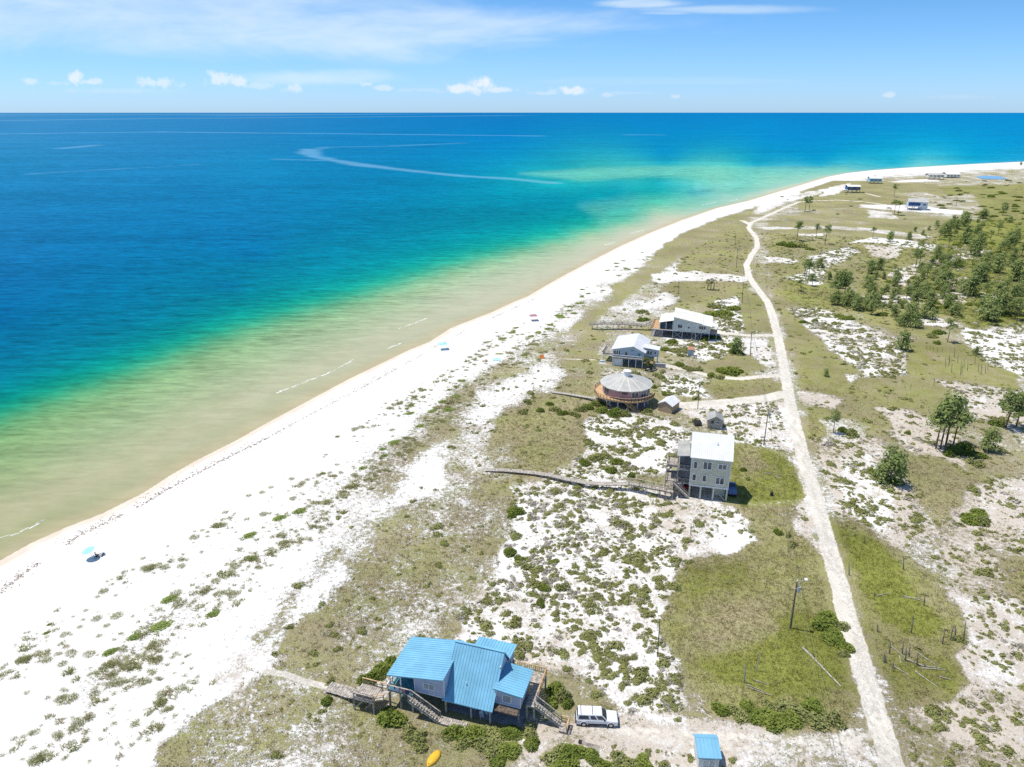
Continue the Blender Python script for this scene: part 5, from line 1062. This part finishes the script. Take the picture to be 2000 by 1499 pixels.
for key, lst in BIG:
    for (a, b, wpx) in lst:
        r = wpx*mpp(a, b)*.56; hs = min(1., 1.3/max(r, .5)) if key not in ('round',) else .8
        if key.startswith('hedge') or key in ('road', 'between', 'mid', 'scrubby'): r *= random.uniform(.62, .98)
        place(random.choice(bushes if random.random() < .6 else bushes2), 'bush', a+random.uniform(-3,3), b+random.uniform(-2,2), r, hs=max(.5, hs)*random.uniform(.8, 1.15), sy=random.uniform(.75, 1.15), label=BL[key], cat='bush', group=BL[key].split(' in ')[0]+' group' if False else 'bushes: '+key.replace('_', ' '))
# beach plants
BP0 = '''730 530 90;600 570 40;830 675 90 b;880 700 90;780 810 120 b;655 865 80 b;540 935 80 b;600 930 80;600 990 110;520 1010 60;570 1060 140;480 1120 110;330 1140 110;120 960 80;80 1000 60;20 1040 50;150 1320 120;390 1280 150;290 1330 90;180 1470 120;325 1428 60;900 1095 100;845 965 50;770 910 90;1220 365 80 b;1100 570 120;1000 635 60;1090 660 100;1040 748 80 b;1145 665 60;1060 320 60;1230 490 90;880 490 40;790 1170 60;830 1200 90;745 1295 50;650 1390 60;240 800 30 b;228 840 40 b;680 968 40;760 985 60;720 1065 60;130 1010 30'''
BP1 = '''585 1090 130 b;740 1040 130 b;935 970 120;1060 905 110;1000 770 120;1130 850 200;1180 750 90;920 740 60 b;1230 695 80 b;1310 650 70;1400 600 80 b;1385 550 70 b;1480 500 120 b;1600 470 180;1680 370 90 b;1500 580 100;1420 690 90;1250 375 120;1450 240 100;1500 195 60;1640 145 70;1608 205 70 b;1600 268 85 b;1690 85 60;1780 250 100 b;1900 240 120 b;1950 140 90 b;1860 180 90 b;600 1230 100;620 1300 120;500 1370 100;370 1410 90 b;280 1450 110;450 1470 90;735 1250 60;710 1295 50;870 1130 90;920 1155 60;940 1075 60;830 990 50;750 820 80;690 920 50;100 1170 80;1840 320 120;1760 330 90;1600 560 90;1560 520 110;1660 520 80;1330 740 80;1300 780 70;1200 870 80'''
BP2 = '''765 440 100;720 510 60;680 575 60;620 615 50;625 660 40;360 750 50;360 805 50;110 905 80;50 985 70;20 1060 60 b;510 825 100 b;455 880 70 b;385 910 60 b;535 885 70;310 1035 90;430 1040 120;460 975 100 b;370 1090 110;640 825 60 b;760 760 100;820 700 80;905 410 110 b;1000 350 100 b;1035 305 80 b;1040 505 80;975 550 60;1120 570 100 b;1160 415 80;1185 385 90 b;1255 345 90 b;1350 310 80 b;1370 270 80 b;1440 180 80 b;1480 200 110 b;1555 95 80 b;1560 135 80 b;1610 160 90 b;1680 65 80 b;1210 465 150;900 670 110;1060 640 120;1300 540 200;820 790 120;700 850 90;600 960 100;1000 690 90;1150 480 90;1240 430 90;1330 360 90;1400 330 90'''
BP3 = '''385 820 60 b;435 855 60 b;380 885 60 b;350 940 80 b;270 965 60 b;270 1000 60 b;190 1045 100 b;110 1125 70 b;90 1160 80 b;680 595 70 b;600 655 60 b;680 625 60;760 640 60 b;740 575 40;900 500 40 b;960 540 70 b;850 640 60;930 560 60;620 790 60;560 830 70;700 700 70;780 650 70'''
nb = 0; spots = []
for s_, (ox, oy, k) in ((BP0,(0,900,2.502)),(BP1,(400,740,3.998)),(BP2,(800,580,5.)),(BP3,(1050,380,4.41))):
    for e in s_.split(';'):
        q = e.split(); a, b, wz = float(q[0])/k+ox, float(q[1])/k+oy, float(q[2])/k; r = wz*mpp(a, b)*.5; br = len(q) > 3
        x_, y_ = G(a, b); spots.append((x_, y_, r, br))
        if br: place(random.choice(mounds), 'creeping_plant', 0, 0, r*.95, hs=min(1.2, 1.1/r), sy=.75, rz=.5, w=(x_, y_), label='low bright green creeping plant on the bare white beach', cat='plant', group='creeping plants on the beach')
        else:
            m_ = max(1, int(round(r/.55)))
            for j in range(m_): place(random.choice(tussocks), 'dune_grass_clump', 0, 0, min(r, .9)*random.uniform(.35, 1.0), w=(x_+(j-(m_-1)/2)*.6+random.uniform(-.4,.4), y_+random.uniform(-1.2,1.2)), label='wispy clump of tan and green dune grass on the white sand', cat='grass clump', group='dune grass clumps on the beach')
for i in range(110):
    k_ = random.random(); a = 40+k_*1060+random.gauss(0, 18); b = 1330-k_*720+random.gauss(0, 34)-60*math.sin(k_*3.1)
    x_, y_ = G(a, b)
    if float(sd_shore(np.array([x_]), np.array([y_]))[0]) > 24: place(random.choice(tussocks), 'dune_grass_clump', 0, 0, random.uniform(.3, .85), w=(x_, y_), label='wispy clump of tan and green dune grass on the white sand', cat='grass clump', group='dune grass clumps on the beach')
# scrub: sample by painted density
def sample(n, rmin, rmax, amax=46, amin=-46):
    # uniform over area of the sector
    rr_ = np.sqrt(rng.uniform(rmin**2, rmax**2, n)); a_ = np.radians(rng.uniform(amin, amax, n)); return rr_*np.sin(a_), rr_*np.cos(a_)
avoid = [(*O, 0)] 
def clear_of(x, y):
    ok = np.ones(len(x), bool)
    for (ox, oy), a, (x0, y0, x1, y1) in (((O[0],O[1]),-17.5,(-5,-2.5,22,11)), (O2,-13.5,(-6,-2.6,10.5,8.5)), ((cx,cy),0,(-8.5,-8.5,8.5,7.5)), ((40.25,180.17),-36,(-.5,-.5,4.5,5.5)), (O4,-16.5,(-4.5,-2,15,15)), (O5,-15.5,(-8,-.5,16,14)), (G(1165,1421),-3,(-3.2,-1.5,3.2,2.2))):
        a = R(a); dx, dy = x-ox, y-oy; u = dx*math.cos(a)+dy*math.sin(a); v = -dx*math.sin(a)+dy*math.cos(a); ok &= ~((u > x0) & (u < x1) & (v > y0) & (v < y1))
    for pts, hw, k in [(road, 2.6, 1)]+tracks: ok &= dseg(x, y, pts) > hw+.25
    return ok
n = 340000; x, y = sample(n, 42, 520, 50, -24); sd = sd_shore(x, y); fl = fields(x, y); fld_s = fl['s']
cl_ = fbm(x, y, 1/3.2, 3, 61); lam = np.clip(fld_s, 0, 1.3)*sstep(.30, .58, cl_)*1.0 + .012*(fl['g'] > .3)
area = math.pi*(520**2-42**2)*(74/360.); dens = n/area
keep = (rng.random(n) < lam*1.9/dens) & (sd > 45) & clear_of(x, y) & (fl['g'] < 1.02)
x, y = x[keep], y[keep]; rad = rng.gamma(2.6, .16, len(x)); rad = np.clip(rad, .15, 1.35); gr = rng.random(len(x)) < (.12+.30*(fbm(x, y, 1/20., 2, 88) > .55))*(fld_s[keep] > .4)
px, py = proj(x, y); inv = (px > -30) & (px < 2030) & (py < 1530); order = np.argsort(-np.where(inv, rad/np.hypot(x, y), 0))
n_ind = 290
zlab = [(lambda a, b: a < 1370 and b > 955, 'olive scrub shrub on sand between the sage green and blue roofed houses'), (lambda a, b: a < 1370 and b <= 955, 'olive scrub shrub between the round house and the middle boardwalk'), (lambda a, b: a < 1600, 'small olive shrub between the houses and the road'), (lambda a, b: b > 1030, 'low olive shrub on speckled sand at the bottom right'), (lambda a, b: True, 'low olive shrub on open ground right of the road')]
for i in order[:n_ind]:
    g1 = bool(gr[i]); lb = next(l_ for f_, l_ in zlab if f_(px[i], py[i]))
    if g1: lb = lb.replace('olive', 'grey leafless')
    place(random.choice(shrubs_g if g1 else shrubs), 'scrub_shrub', 0, 0, rad[i], hs=random.uniform(.85, 1.2), w=(x[i], y[i]), label=lb, cat='shrub', group='scrub shrubs: '+lb.split(' on ')[-1][:40])
def scatter(name, protos, mt, x, y, s, hs, label):
    """one mesh with many low clumps"""
    zz = gz(x, y); a_ = rng.uniform(0, 6.28, len(x)); Vs = []; Fs = []; off = 0; pid = rng.integers(0, len(protos), len(x))
    for p, (V0, F0) in enumerate(protos):
        ii = np.where(pid == p)[0]; c_, s__ = np.cos(a_[ii]), np.sin(a_[ii])
        X_ = (V0[None,:,0]*c_[:,None]-V0[None,:,1]*s__[:,None])*s[ii][:,None]+x[ii][:,None]; Y_ = (V0[None,:,0]*s__[:,None]+V0[None,:,1]*c_[:,None])*s[ii][:,None]+y[ii][:,None]
        Z_ = V0[None,:,2]*(s[ii]*hs)[:,None]+zz[ii][:,None]-.03; Vs.append(np.stack([X_, Y_, Z_], -1).reshape(-1,3)); Fs.append((F0[None]+(np.arange(len(ii))*len(V0))[:,None,None]).reshape(-1, F0.shape[1])+off); off += len(ii)*len(V0)
    if off: return tag(meshnp(name, np.concatenate(Vs), np.concatenate(Fs), mt), label, None, None, 'stuff')
rest = order[n_ind:]; lo = [leafcloud(dome(70, 1, .58, s, .5, .15), .36, seed=s) for s in range(6)]
for flag, mt, nm_ in ((False, M['scrub'], 'low_scrub'), (True, M['scrubgrey'], 'grey_scrub')):
    ii = rest[gr[rest] == flag]; scatter(nm_, lo, mt, x[ii], y[ii], rad[ii], 1., 'scattered low scrub too small to count' if not flag else 'scattered grey scrub too small to count')
n = 90000; x2, y2 = sample(n, 58, 300, 47, -20); f2 = fields(x2, y2); k2 = (rng.random(n) < np.clip(f2['s'], 0, 1.2)*.42*sstep(.35, .6, fbm(x2, y2, 1/2., 3, 63))) & (f2['s'] > .25) & clear_of(x2, y2); x2, y2 = x2[k2], y2[k2]
tiny = [leafcloud(dome(16, 1, .6, s, .3), .5, seed=s+60) for s in range(5)]; hgr = rng.random(len(x2)) < .45
scatter('low_scrub', tiny, M['scrub'], x2[~hgr], y2[~hgr], rng.uniform(.10, .30, (~hgr).sum()), 1., 'tiny sprouts of scrub on the sand'); scatter('dead_twigs', tiny, M['tuft'], x2[hgr], y2[hgr], rng.uniform(.10, .32, hgr.sum()), .6, 'dry twigs and dead sprigs on the sand')
wy_ = np.array([G(a, b) for a, b in [(1690,520),(1760,480),(1835,440),(1880,425),(2030,420),(2030,650),(1930,645),(1880,630),(1840,660),(1790,650),(1700,620),(1650,600)]])
x3 = rng.uniform(wy_[:,0].min(), wy_[:,0].max(), 9000); y3 = rng.uniform(wy_[:,1].min(), wy_[:,1].max(), 9000); k3 = inpoly(x3, y3, [tuple(q) for q in wy_]) & (fbm(x3, y3, 1/9., 3, 35) > .47); x3, y3 = x3[k3], y3[k3]; m3 = rng.random(len(x3)) < .5
scatter('green_brush', lo, M['bush'], x3[m3], y3[m3], rng.uniform(.5, 1.5, m3.sum()), .9, 'low green brush filling the gaps between the trees'); scatter('olive_brush', lo, M['mixbush'], x3[~m3], y3[~m3], rng.uniform(.4, 1.3, (~m3).sum()), .8, 'olive brush filling the gaps between the trees')
# grass tufts
n = 290000; x, y = sample(n, 44, 230, 50, -34); sd = sd_shore(x, y); fl = fields(x, y); vv = fbm(x, y, 1/1.1, 4, 71, .7)
p = sstep(245, 130, np.hypot(x, y))*np.clip(fl['g'], 0, 1)*sstep(-.12, .25, fl['g']-((vv-.5)*2.6+.5)); keep = (rng.random(n) < p*.75) & (sd > 24) & clear_of(x, y); lush = fl['l'][keep]; x, y = x[keep], y[keep]
tp = [blades(7, .30, .34, .045, s, .6) for s in range(6)]; il = rng.random(len(x)) < (lush-.25)*1.1
scatter('dry_grass', tp, M['tuft'], x[~il], y[~il], rng.uniform(.6, 1.25, (~il).sum()), 1., 'dry tan dune grass'); scatter('green_grass', tp, M['lushtuft'], x[il], y[il], rng.uniform(.6, 1.2, il.sum()), .9, 'short green grass of the lawns')
# sparse specks of plants on open sand
n = 30000; x, y = sample(n, 60, 330, 25, -46); sd = sd_shore(x, y); keep = (sd > 26) & (sd < 75) & (np.hypot(x, y) > 60) & (fields(x, y)['g'] < .2) & (fbm(x, y, 1/9., 2, 31) > .52) & (rng.random(n) < .4); x, y = x[keep], y[keep]
scatter('sand_plants', tp, M['dune'], x, y, rng.uniform(.5, 1.2, len(x)), .8, 'tiny scattered plants on the open sand')
sp_ = np.array([(q[0], q[1], q[2]) for q in spots]); n_s = 11; bx_ = np.repeat(sp_, n_s, 0); al = rng.normal(size=len(bx_))*(1.6+bx_[:,2]*1.3); ac = rng.normal(size=len(bx_))*(.9+bx_[:,2]*.5)
xs_ = bx_[:,0]+al*.62-ac*.78; ys_ = bx_[:,1]+al*.78+ac*.62; kk = sd_shore(xs_, ys_) > 20; xs_, ys_ = xs_[kk], ys_[kk]
sat = [blades(46, 1.0, .9, .10, s, 1.0) for s in range(5)]; hm = rng.random(len(xs_)) < .3
scatter('dune_grass', sat, M['dune'], xs_[~hm], ys_[~hm], rng.gamma(2., .12, (~hm).sum())+.08, .7, 'thin runners of dune grass around the clumps'); scatter('sea_oats', sat, M['tuft'], xs_[hm], ys_[hm], rng.gamma(2., .12, hm.sum())+.08, .8, 'dry tan sprigs around the dune clumps')
# seaweed wrack
wp = []; P_ = [Vector((*p, 0)) for p in wrack]
for a, b in zip(P_, P_[1:]):
    L = (b-a).length; d_ = (b-a)/L; nn = Vector((-d_.y, d_.x, 0)); far = (a.length > 170)
    for i in range(int(L*(14 if not far else 7))):
        k = random.random(); q = a+d_*L*k; o_ = random.gauss(0, .28) if random.random() < .6 else random.gauss(.8, 1.1)
        if math.sin(q.x*.9)+math.sin(q.y*.37+q.x*.21) < -1.0: continue
        wp.append(q+nn*o_)
wp = np.array([tuple(q) for q in wp]); V1, F1 = leafcloud(np.stack([wp[:,0], wp[:,1], gz(wp[:,0], wp[:,1])+.03], 1), .22, aspect=2.6, seed=4, up=3.); tag(meshnp('seaweed', V1, F1, M['weed']), 'brown line of washed up seaweed along the beach', None, None, 'stuff')

# pines
def pine_variant(seed, h=10., nclump=13, bottom=.55, spread=2.1, per=50, lsz=.34, flat=.45, lean=.3):
    r_ = random.Random(seed); g_ = np.random.default_rng(seed); top = Vector((r_.uniform(-lean, lean), r_.uniform(-lean, lean), h*.95)); mid = Vector((top.x*.3+r_.uniform(-.2,.2), top.y*.3, h*.5))
    tr = MB(); tr.cyl((0,0,-.3), mid, .17, .12, 8); tr.cyl(mid, top, .12, .05, 7); pts = []
    for i in range(nclump):
        k = bottom+(1-bottom)*(i+.5)/nclump; zc = h*k*.98; sp_ = spread*(1-.55*max(0, (k-bottom)/(1-bottom))**1.5)*r_.uniform(.35, 1.); az = r_.uniform(0, 6.28)
        base = mid+(top-mid)*max(0, (zc-h*.5-sp_*.25)/(h*.45)) if zc > h*.5 else Vector((0,0,zc)); c_ = Vector((base.x+sp_*math.cos(az), base.y+sp_*math.sin(az), zc+.2)); tr.cyl(base, c_, .045, .02, 5)
        rr_ = g_.normal(size=(per,3))*np.array([.52,.52,.52*flat+.08])*r_.uniform(.8, 1.35); pts.append(rr_+np.array(c_))
    C_ = np.concatenate(pts); V_, F_ = leafcloud(C_, lsz, seed=seed, aspect=1.9, up=.2)
    o = tr.build('trunk', M['bark']); me = o.data; bpy.data.objects.remove(o); return me, mesh_only('crown', V_, F_, M['pine'])
pines = [pine_variant(s, 10., 12+s % 4, .55+.05*(s % 3), 2.0+.25*(s % 2)) for s in range(6)]
flats = [pine_variant(20+s, 10., 12, .74, 2.9, 70, .36, .3) for s in range(2)]
bushy = [pine_variant(30+s, 5., 18, .12, 1.5, 60, .30, .8, .15) for s in range(4)]
full = [pine_variant(40+s, 9., 20, .42, 2.7, 60, .34, .5) for s in range(3)]
def pine(kind, a, b, ty, label, group=None, wide=1., h=None, nm='pine_tree'):
    x_, y_ = G(a, b); h = h or Hz(a, ty, y_); base = {'p':(pines,10.),'f':(flats,10.),'b':(bushy,5.),'o':(full,9.)}[kind]
    tr, crn = random.choice(base[0]); k = h/base[1]; T_ = thing(nm, label, 'tree', (x_, y_, gzp(x_, y_)-.05), random.uniform(0, 6.28), group); T_.scale = (k*wide, k*wide, k)
    for n_, me in (('trunk', tr), ('crown', crn)): o = bpy.data.objects.new(n_, me); sc.collection.objects.link(o); o.parent = T_
for args in [('p',1572,414,385,'slim pine, left of the pair standing alone where the road meets the far dunes'),('p',1580,412,384,'slim pine, right of the pair standing alone where the road meets the far dunes'),
    ('p',1556,471,433,'thin lone pine, left of the three in the far grass behind the low dark bushes'),('p',1593,466,437,'thin lone pine, middle of the three in the far grass'),('p',1611,477,440,'thin lone pine, right of the three in the far grass'),
    ('p',1704,466,444,'small pine on the long white sand streak'),('p',1571,540,507,'leaning slim pine, left in the tight clump right of the road bend'),('p',1578,549,506,'tall slim pine, right in the tight clump right of the road bend'),('p',1574,545,512,'slim pine in the middle of the tight clump right of the road bend'),
    ('f',1562,570,547,'low flat crowned pine just below the tight clump of slim pines'),('o',1636,583,531,'large full crowned pine with bare stems right of the road bend'),('o',1648,580,533,'broad pine close behind the large full crowned one'),
    ('f',1746,420,391,'flat topped pine left of the pale blue far house'),('f',1754,421,393,'second flat topped pine touching the pale blue far house'),('p',1788,522,487,'pine with bare double stem on the olive flat'),('p',1796,515,485,'pine close behind the bare double stemmed one'),
    ('p',1746,385,360,'sparse pale pine between the deep blue and pale blue far houses'),('o',1958,421,396,'bushy dark tree standing alone in the far marsh'),('o',1993,326,317,'lone tree on the skyline of the furthest beach'),('o',1708,350,343,'rounded tree behind the sky blue far house'),
    ('b',1760,684,648,'small dense pine standing alone beside the white scrub patch'),('p',1850,669,624,'green pine with clear trunk above the snag field'),('p',1946,609,553,'tall dark pine at the near edge of the wood'),('p',1970,614,556,'tall dark pine right beside the one at the near edge of the wood'),
    ('p',1627,847,804,'slender pine leaning over a dark bush right of the road'),('b',1735,944,882,'bushy yellow green pine with several tops on the sand'),('b',1722,936,900,'shorter bushy pine joined to the yellow green one'),
    ('p',1827,878,790,'left bare stemmed pine of the tall clump'),('p',1836,878,783,'second bare stemmed pine of the tall clump'),('o',1845,881,776,'broadest pine of the tall clump with a forked dark trunk'),('p',1862,868,785,'right pine of the tall clump'),
    ('b',1930,881,840,'small pine casting a round shadow right of the tall clump'),('o',1964,836,768,'large pine at the right edge with a bare stem'),('o',1984,834,765,'dark broad pine cut by the right edge'),('b',1905,693,678,'tiny pine on the sand ridge above the snags'),
    ('b',1612,680,672,'little dark pine by the left patch of scrub') if False else ('b',1438,692,662,'bushy young pine left of the road near the oval lawn'),('b',1800,545,528,'small bushy tree on the flat before the wood'),('b',1612,735,720,'dark shrubby tree with dead twigs on the olive field'),('b',1725,545,532,'small tree left of the flat before the wood'),('o',1985,1000,1000,'x') if False else ('p',1826,520,495,'slim pine beside the sandy gap of the wood')]:
    pine(*args)
# the wood at the right edge
wood = [(1835,455),(1880,430),(1920,425),(2010,420),(2060,470),(2060,640),(1990,625),(1930,640),(1880,615),(1840,625),(1800,600),(1795,560),(1825,520)]
cands = []
while len(cands) < 105:
    a, b = random.uniform(1790, 2060), random.uniform(425, 640)
    if not inpoly(np.array([a]), np.array([b]), wood)[0]: continue
    edge = (a-1800)/200. + (.35 if b < 560 else 0); 
    if random.random() > .45+edge*.6: continue
    cands.append((a, b))
cands.sort(key=lambda q: q[1])
for a, b in cands: pine(random.choice('ppobb'), a, b, None, 'dark green pine among the crowded trees of the wood at the right edge', 'trees of the wood', 1.15, random.uniform(4.5, 9.5))
sm = [(1690,590),(1700,600),(1720,585),(1735,600),(1700,560),(1690,545),(1712,545),(1760,600),(1775,610),(1800,620),(1820,625),(1790,640),(1765,640),(1850,600),(1840,580),(1780,580),(1756,572),(1720,610),(1640,560),(1650,600),(1660,598),(1705,575),(1810,560),(1825,548),(1775,470),(1790,500),(1800,480),(1815,450),(1830,440),(1842,470),(1735,470),(1860,440),(1668,600),(1630,598),(1745,560),(1728,568),(1700,615),(1715,598),(1742,588),(1752,590),(1768,585),(1790,590),(1808,585),(1815,600),(1772,560),(1792,566),(1806,575),(1820,590),(1745,618),(1780,622),(1700,535),(1715,525),(1752,548),(1662,585),(1650,590),(1672,610),(1688,606),(1800,530),(1812,540),(1822,515),(1835,500),(1790,455),(1806,462),(1850,455),(1870,450),(1600,520),(1585,560),(1615,545)]
for a, b in sm: pine(random.choice('bbbo'), a+random.uniform(-4,4), b+random.uniform(-3,3), None, 'young green pine in the loose belt of trees left of the wood', 'young pines left of the wood', 1.1, random.uniform(3., 6.5))
# dark undergrowth bushes in the wood
for i in range(60):
    a, b = random.uniform(1835, 2010), random.uniform(352, 425)
    if b < 352+(1900-a)*.25: continue
    place(random.choice(bushes), 'bush', a, b, random.uniform(1.5, 4.5), hs=random.uniform(.25, .5), sy=.5, rz=random.uniform(-.3, .3), label='low dark shrub in the far marsh at the right edge', cat='bush', group='shrubs of the far marsh')
for i in range(25):
    a, b = random.uniform(1520, 1830), random.uniform(362, 432)
    place(random.choice(bushes), 'bush', a, b, random.uniform(.8, 2.2), hs=.45, label='small dark shrub on the far dunes between the distant houses', cat='bush', group='shrubs of the far dunes')
for i in range(90):
    a, b = random.uniform(1700, 2010), random.uniform(430, 640)
    if inpoly(np.array([a]), np.array([b]), wood)[0] or (random.random() < .3 and b > 540): place(random.choice(bushes), 'bush', a, b, random.uniform(1.2, 2.8), hs=.6, label='dark undergrowth bush beneath and beside the trees of the wood', cat='bush', group='undergrowth of the wood')
# palms
def palm(a, b, h, label, group=None):
    x_, y_ = G(a, b); T_ = thing('palm_tree', label, 'palm', (x_, y_, gzp(x_, y_)-.1), random.uniform(0, 6), group); MB().cyl((0,0,-.3),(0,0,h),.2,.16,8).build('trunk', M['bark'], T_)
    V_ = []; F_ = []
    for i in range(30):
        az = random.uniform(0, 6.28); el = random.uniform(-.7, 1.3); d_ = Vector((math.cos(az)*math.cos(el), math.sin(az)*math.cos(el), math.sin(el))); c_ = Vector((0,0,h+.1)); m1 = c_+d_*.8; u_ = d_.cross(Vector((0,0,1))).normalized()
        for j in range(7):
            an = (j-3)*.32; dd_ = (d_*math.cos(an)+u_*math.sin(an)).normalized(); tpp = m1+dd_*.9-Vector((0,0,.2)); n0 = len(V_); ww = dd_.cross(Vector((0,0,1))).normalized()*.07; V_ += [m1, m1+dd_*.45-ww, tpp, m1+dd_*.45+ww]; F_.append((n0,n0+1,n0+2,n0+3))
    meshnp('crown', np.array([tuple(v) for v in V_]), np.array(F_), M['palm'], T_)
palm(1382,566,3.6,'cabbage palm, left of the lone cluster of three on the grass'); palm(1388,567,4.2,'tallest cabbage palm in the middle of the lone cluster'); palm(1394,566,3.5,'cabbage palm, right of the lone cluster of three on the grass'); palm(1261,724,3.2,'cabbage palm in front of the pale blue house'); palm(1272,722,2.2,'short palm beside the one in front of the pale blue house')
# snags and logs
def snag(a, b, ta, tb, label, group=None, r=.13, mt='snag', br=True):
    r *= .62
    x_, y_ = G(a, b); h = max(.8, Hz(ta, tb, y_)); fz_ = y_*ct+(CH-h)*st; xt = (ta-1000)/F*fz_-x_; xt = max(-.8, min(.8, xt)); mb = MB(); mb.cyl((0,0,-.3),(xt*.5,0,h*.5),r,r*.8,6); mb.cyl((xt*.5,0,h*.5),(xt,.05,h),r*.8,r*.4,6)
    if br and h > 1.5: mb.cyl((xt*.6,0,h*.6),(xt*.6+random.uniform(-.5,.5),random.uniform(-.3,.3),h*.72),.04,.02,4); mb.cyl((xt*.8,0,h*.8),(xt*.8+random.uniform(-.4,.4),random.uniform(-.3,.3),h*.88),.03,.015,4)
    return tag(mb.build('dead_trunk', M[mt], loc=(x_, y_, gzp(x_, y_))), label, 'dead tree', group)
K = 3.005; Q = lambda a, b: (1600+a/K, 1000+b/K)
for a, b, ta, tb in [(265,188,265,150),(495,338,497,262),(177,375,174,305),(325,500,326,470),(615,552,622,478),(540,712,555,605),(343,705,345,655),(413,835,418,760),(487,838,494,762),(505,880,512,800),(527,855,533,795),(573,905,578,835),(722,780,738,690),(768,758,788,672),(798,735,801,670),(848,742,860,650),(380,885,384,832),(392,888,390,842),(430,920,437,885),(617,920,622,892)]:
    snag(*Q(a, b), *Q(ta, tb), 'charred bare trunk standing on the green hollow right of the near road', 'charred trunks right of the near road', .17)
K2 = 3.748; Q2 = lambda a, b: (1500+a/K2, 600+b/K2)
for a, b, tb in [(1300,440,360),(1325,430,350),(1345,480,400),(1365,370,290),(1390,410,350),(1410,500,400),(1435,440,380),(1420,490,420),(1515,420,350),(1540,480,410),(1560,500,420),(1590,490,430),(1610,460,400),(1215,575,520),(1160,305,275),(1185,310,280),(1210,318,285),(1240,325,290),(1275,330,300),(1045,590,560),(1330,405,350),(1460,470,410)]:
    snag(*Q2(a, b), *Q2(a+3, tb), 'thin dead stem in the burnt stand on the olive field at the right', 'thin dead stems on the olive field', .13)
for i in range(16): a = 1545+i*6.5+random.uniform(-2,2); b = 572+i*1.3+random.uniform(-4,4); snag(a, b, a, b-random.uniform(9, 16), 'thin dead stem in the reedy hollow right of the road bend', 'thin dead stems in the reedy hollow', .12)
snag(1453,1335,1456,1302,'dead grey stump over a heap of twigs in the lawn','dead trees in the lawn',.2,'wood'); snag(1477,1311,1487,1270,'forked dead sapling in the green part of the lawn','dead trees in the lawn',.12,'drift'); snag(1867,405,1869,383,'bare dark trunk on the far white sand','',.3)
def log(p, q, label, r=.12, mt='drift', z=.12):
    a = Vector((*G(*p), 0)); b = Vector((*G(*q), 0)); mb = MB(); n = 4; q_ = []
    for i in range(n+1): c_ = a+(b-a)*i/n; q_.append(c_+Vector((random.uniform(-.06,.06), random.uniform(-.06,.06), gzp(c_.x, c_.y)+z)))
    for i in range(n): mb.cyl(q_[i], q_[i+1], r*(1-.12*i), r*(1-.12*(i+1)), 6)
    return tag(mb.build('fallen_log', M[mt]), label, 'log', 'fallen logs')
log((1567,1265),(1642,1343),'long white fallen trunk lying across the lawn toward the road',.16)
lg = [((490,495),(620,530)),((495,505),(600,512)),((420,790),(520,880)),((570,828),(690,915)),((430,905),(520,965)),((560,940),(690,1035)),((600,925),(740,935)),((340,498),(410,480)),((470,850),(478,895)),((870,760),(920,800)),((510,870),(620,915)),((580,905),(710,925)),((705,975),(770,992))]
for p, q in lg: log(Q(*p), Q(*q), 'bleached log fallen among the charred trunks right of the near road', .075)
log(Q(918,700), Q(955,722), 'short white plank like log on the sand right of the charred trunks', .12)
for p, q in [((1455,1338),(1495,1355)),((1460,1345),(1508,1362)),((1470,1330),(1500,1340))]: log(p, q, 'grey branch in the twig heap on the lawn', .06, 'wood')
# brush pile near sage house
for i in range(7): a = 1502+random.uniform(-12,14); b = 930+random.uniform(-8,10); log((a, b), (a+random.uniform(6,14), b+random.uniform(-3,4)), 'grey branch of the brush pile on the lawn right of the sage green house', .07, 'wood')
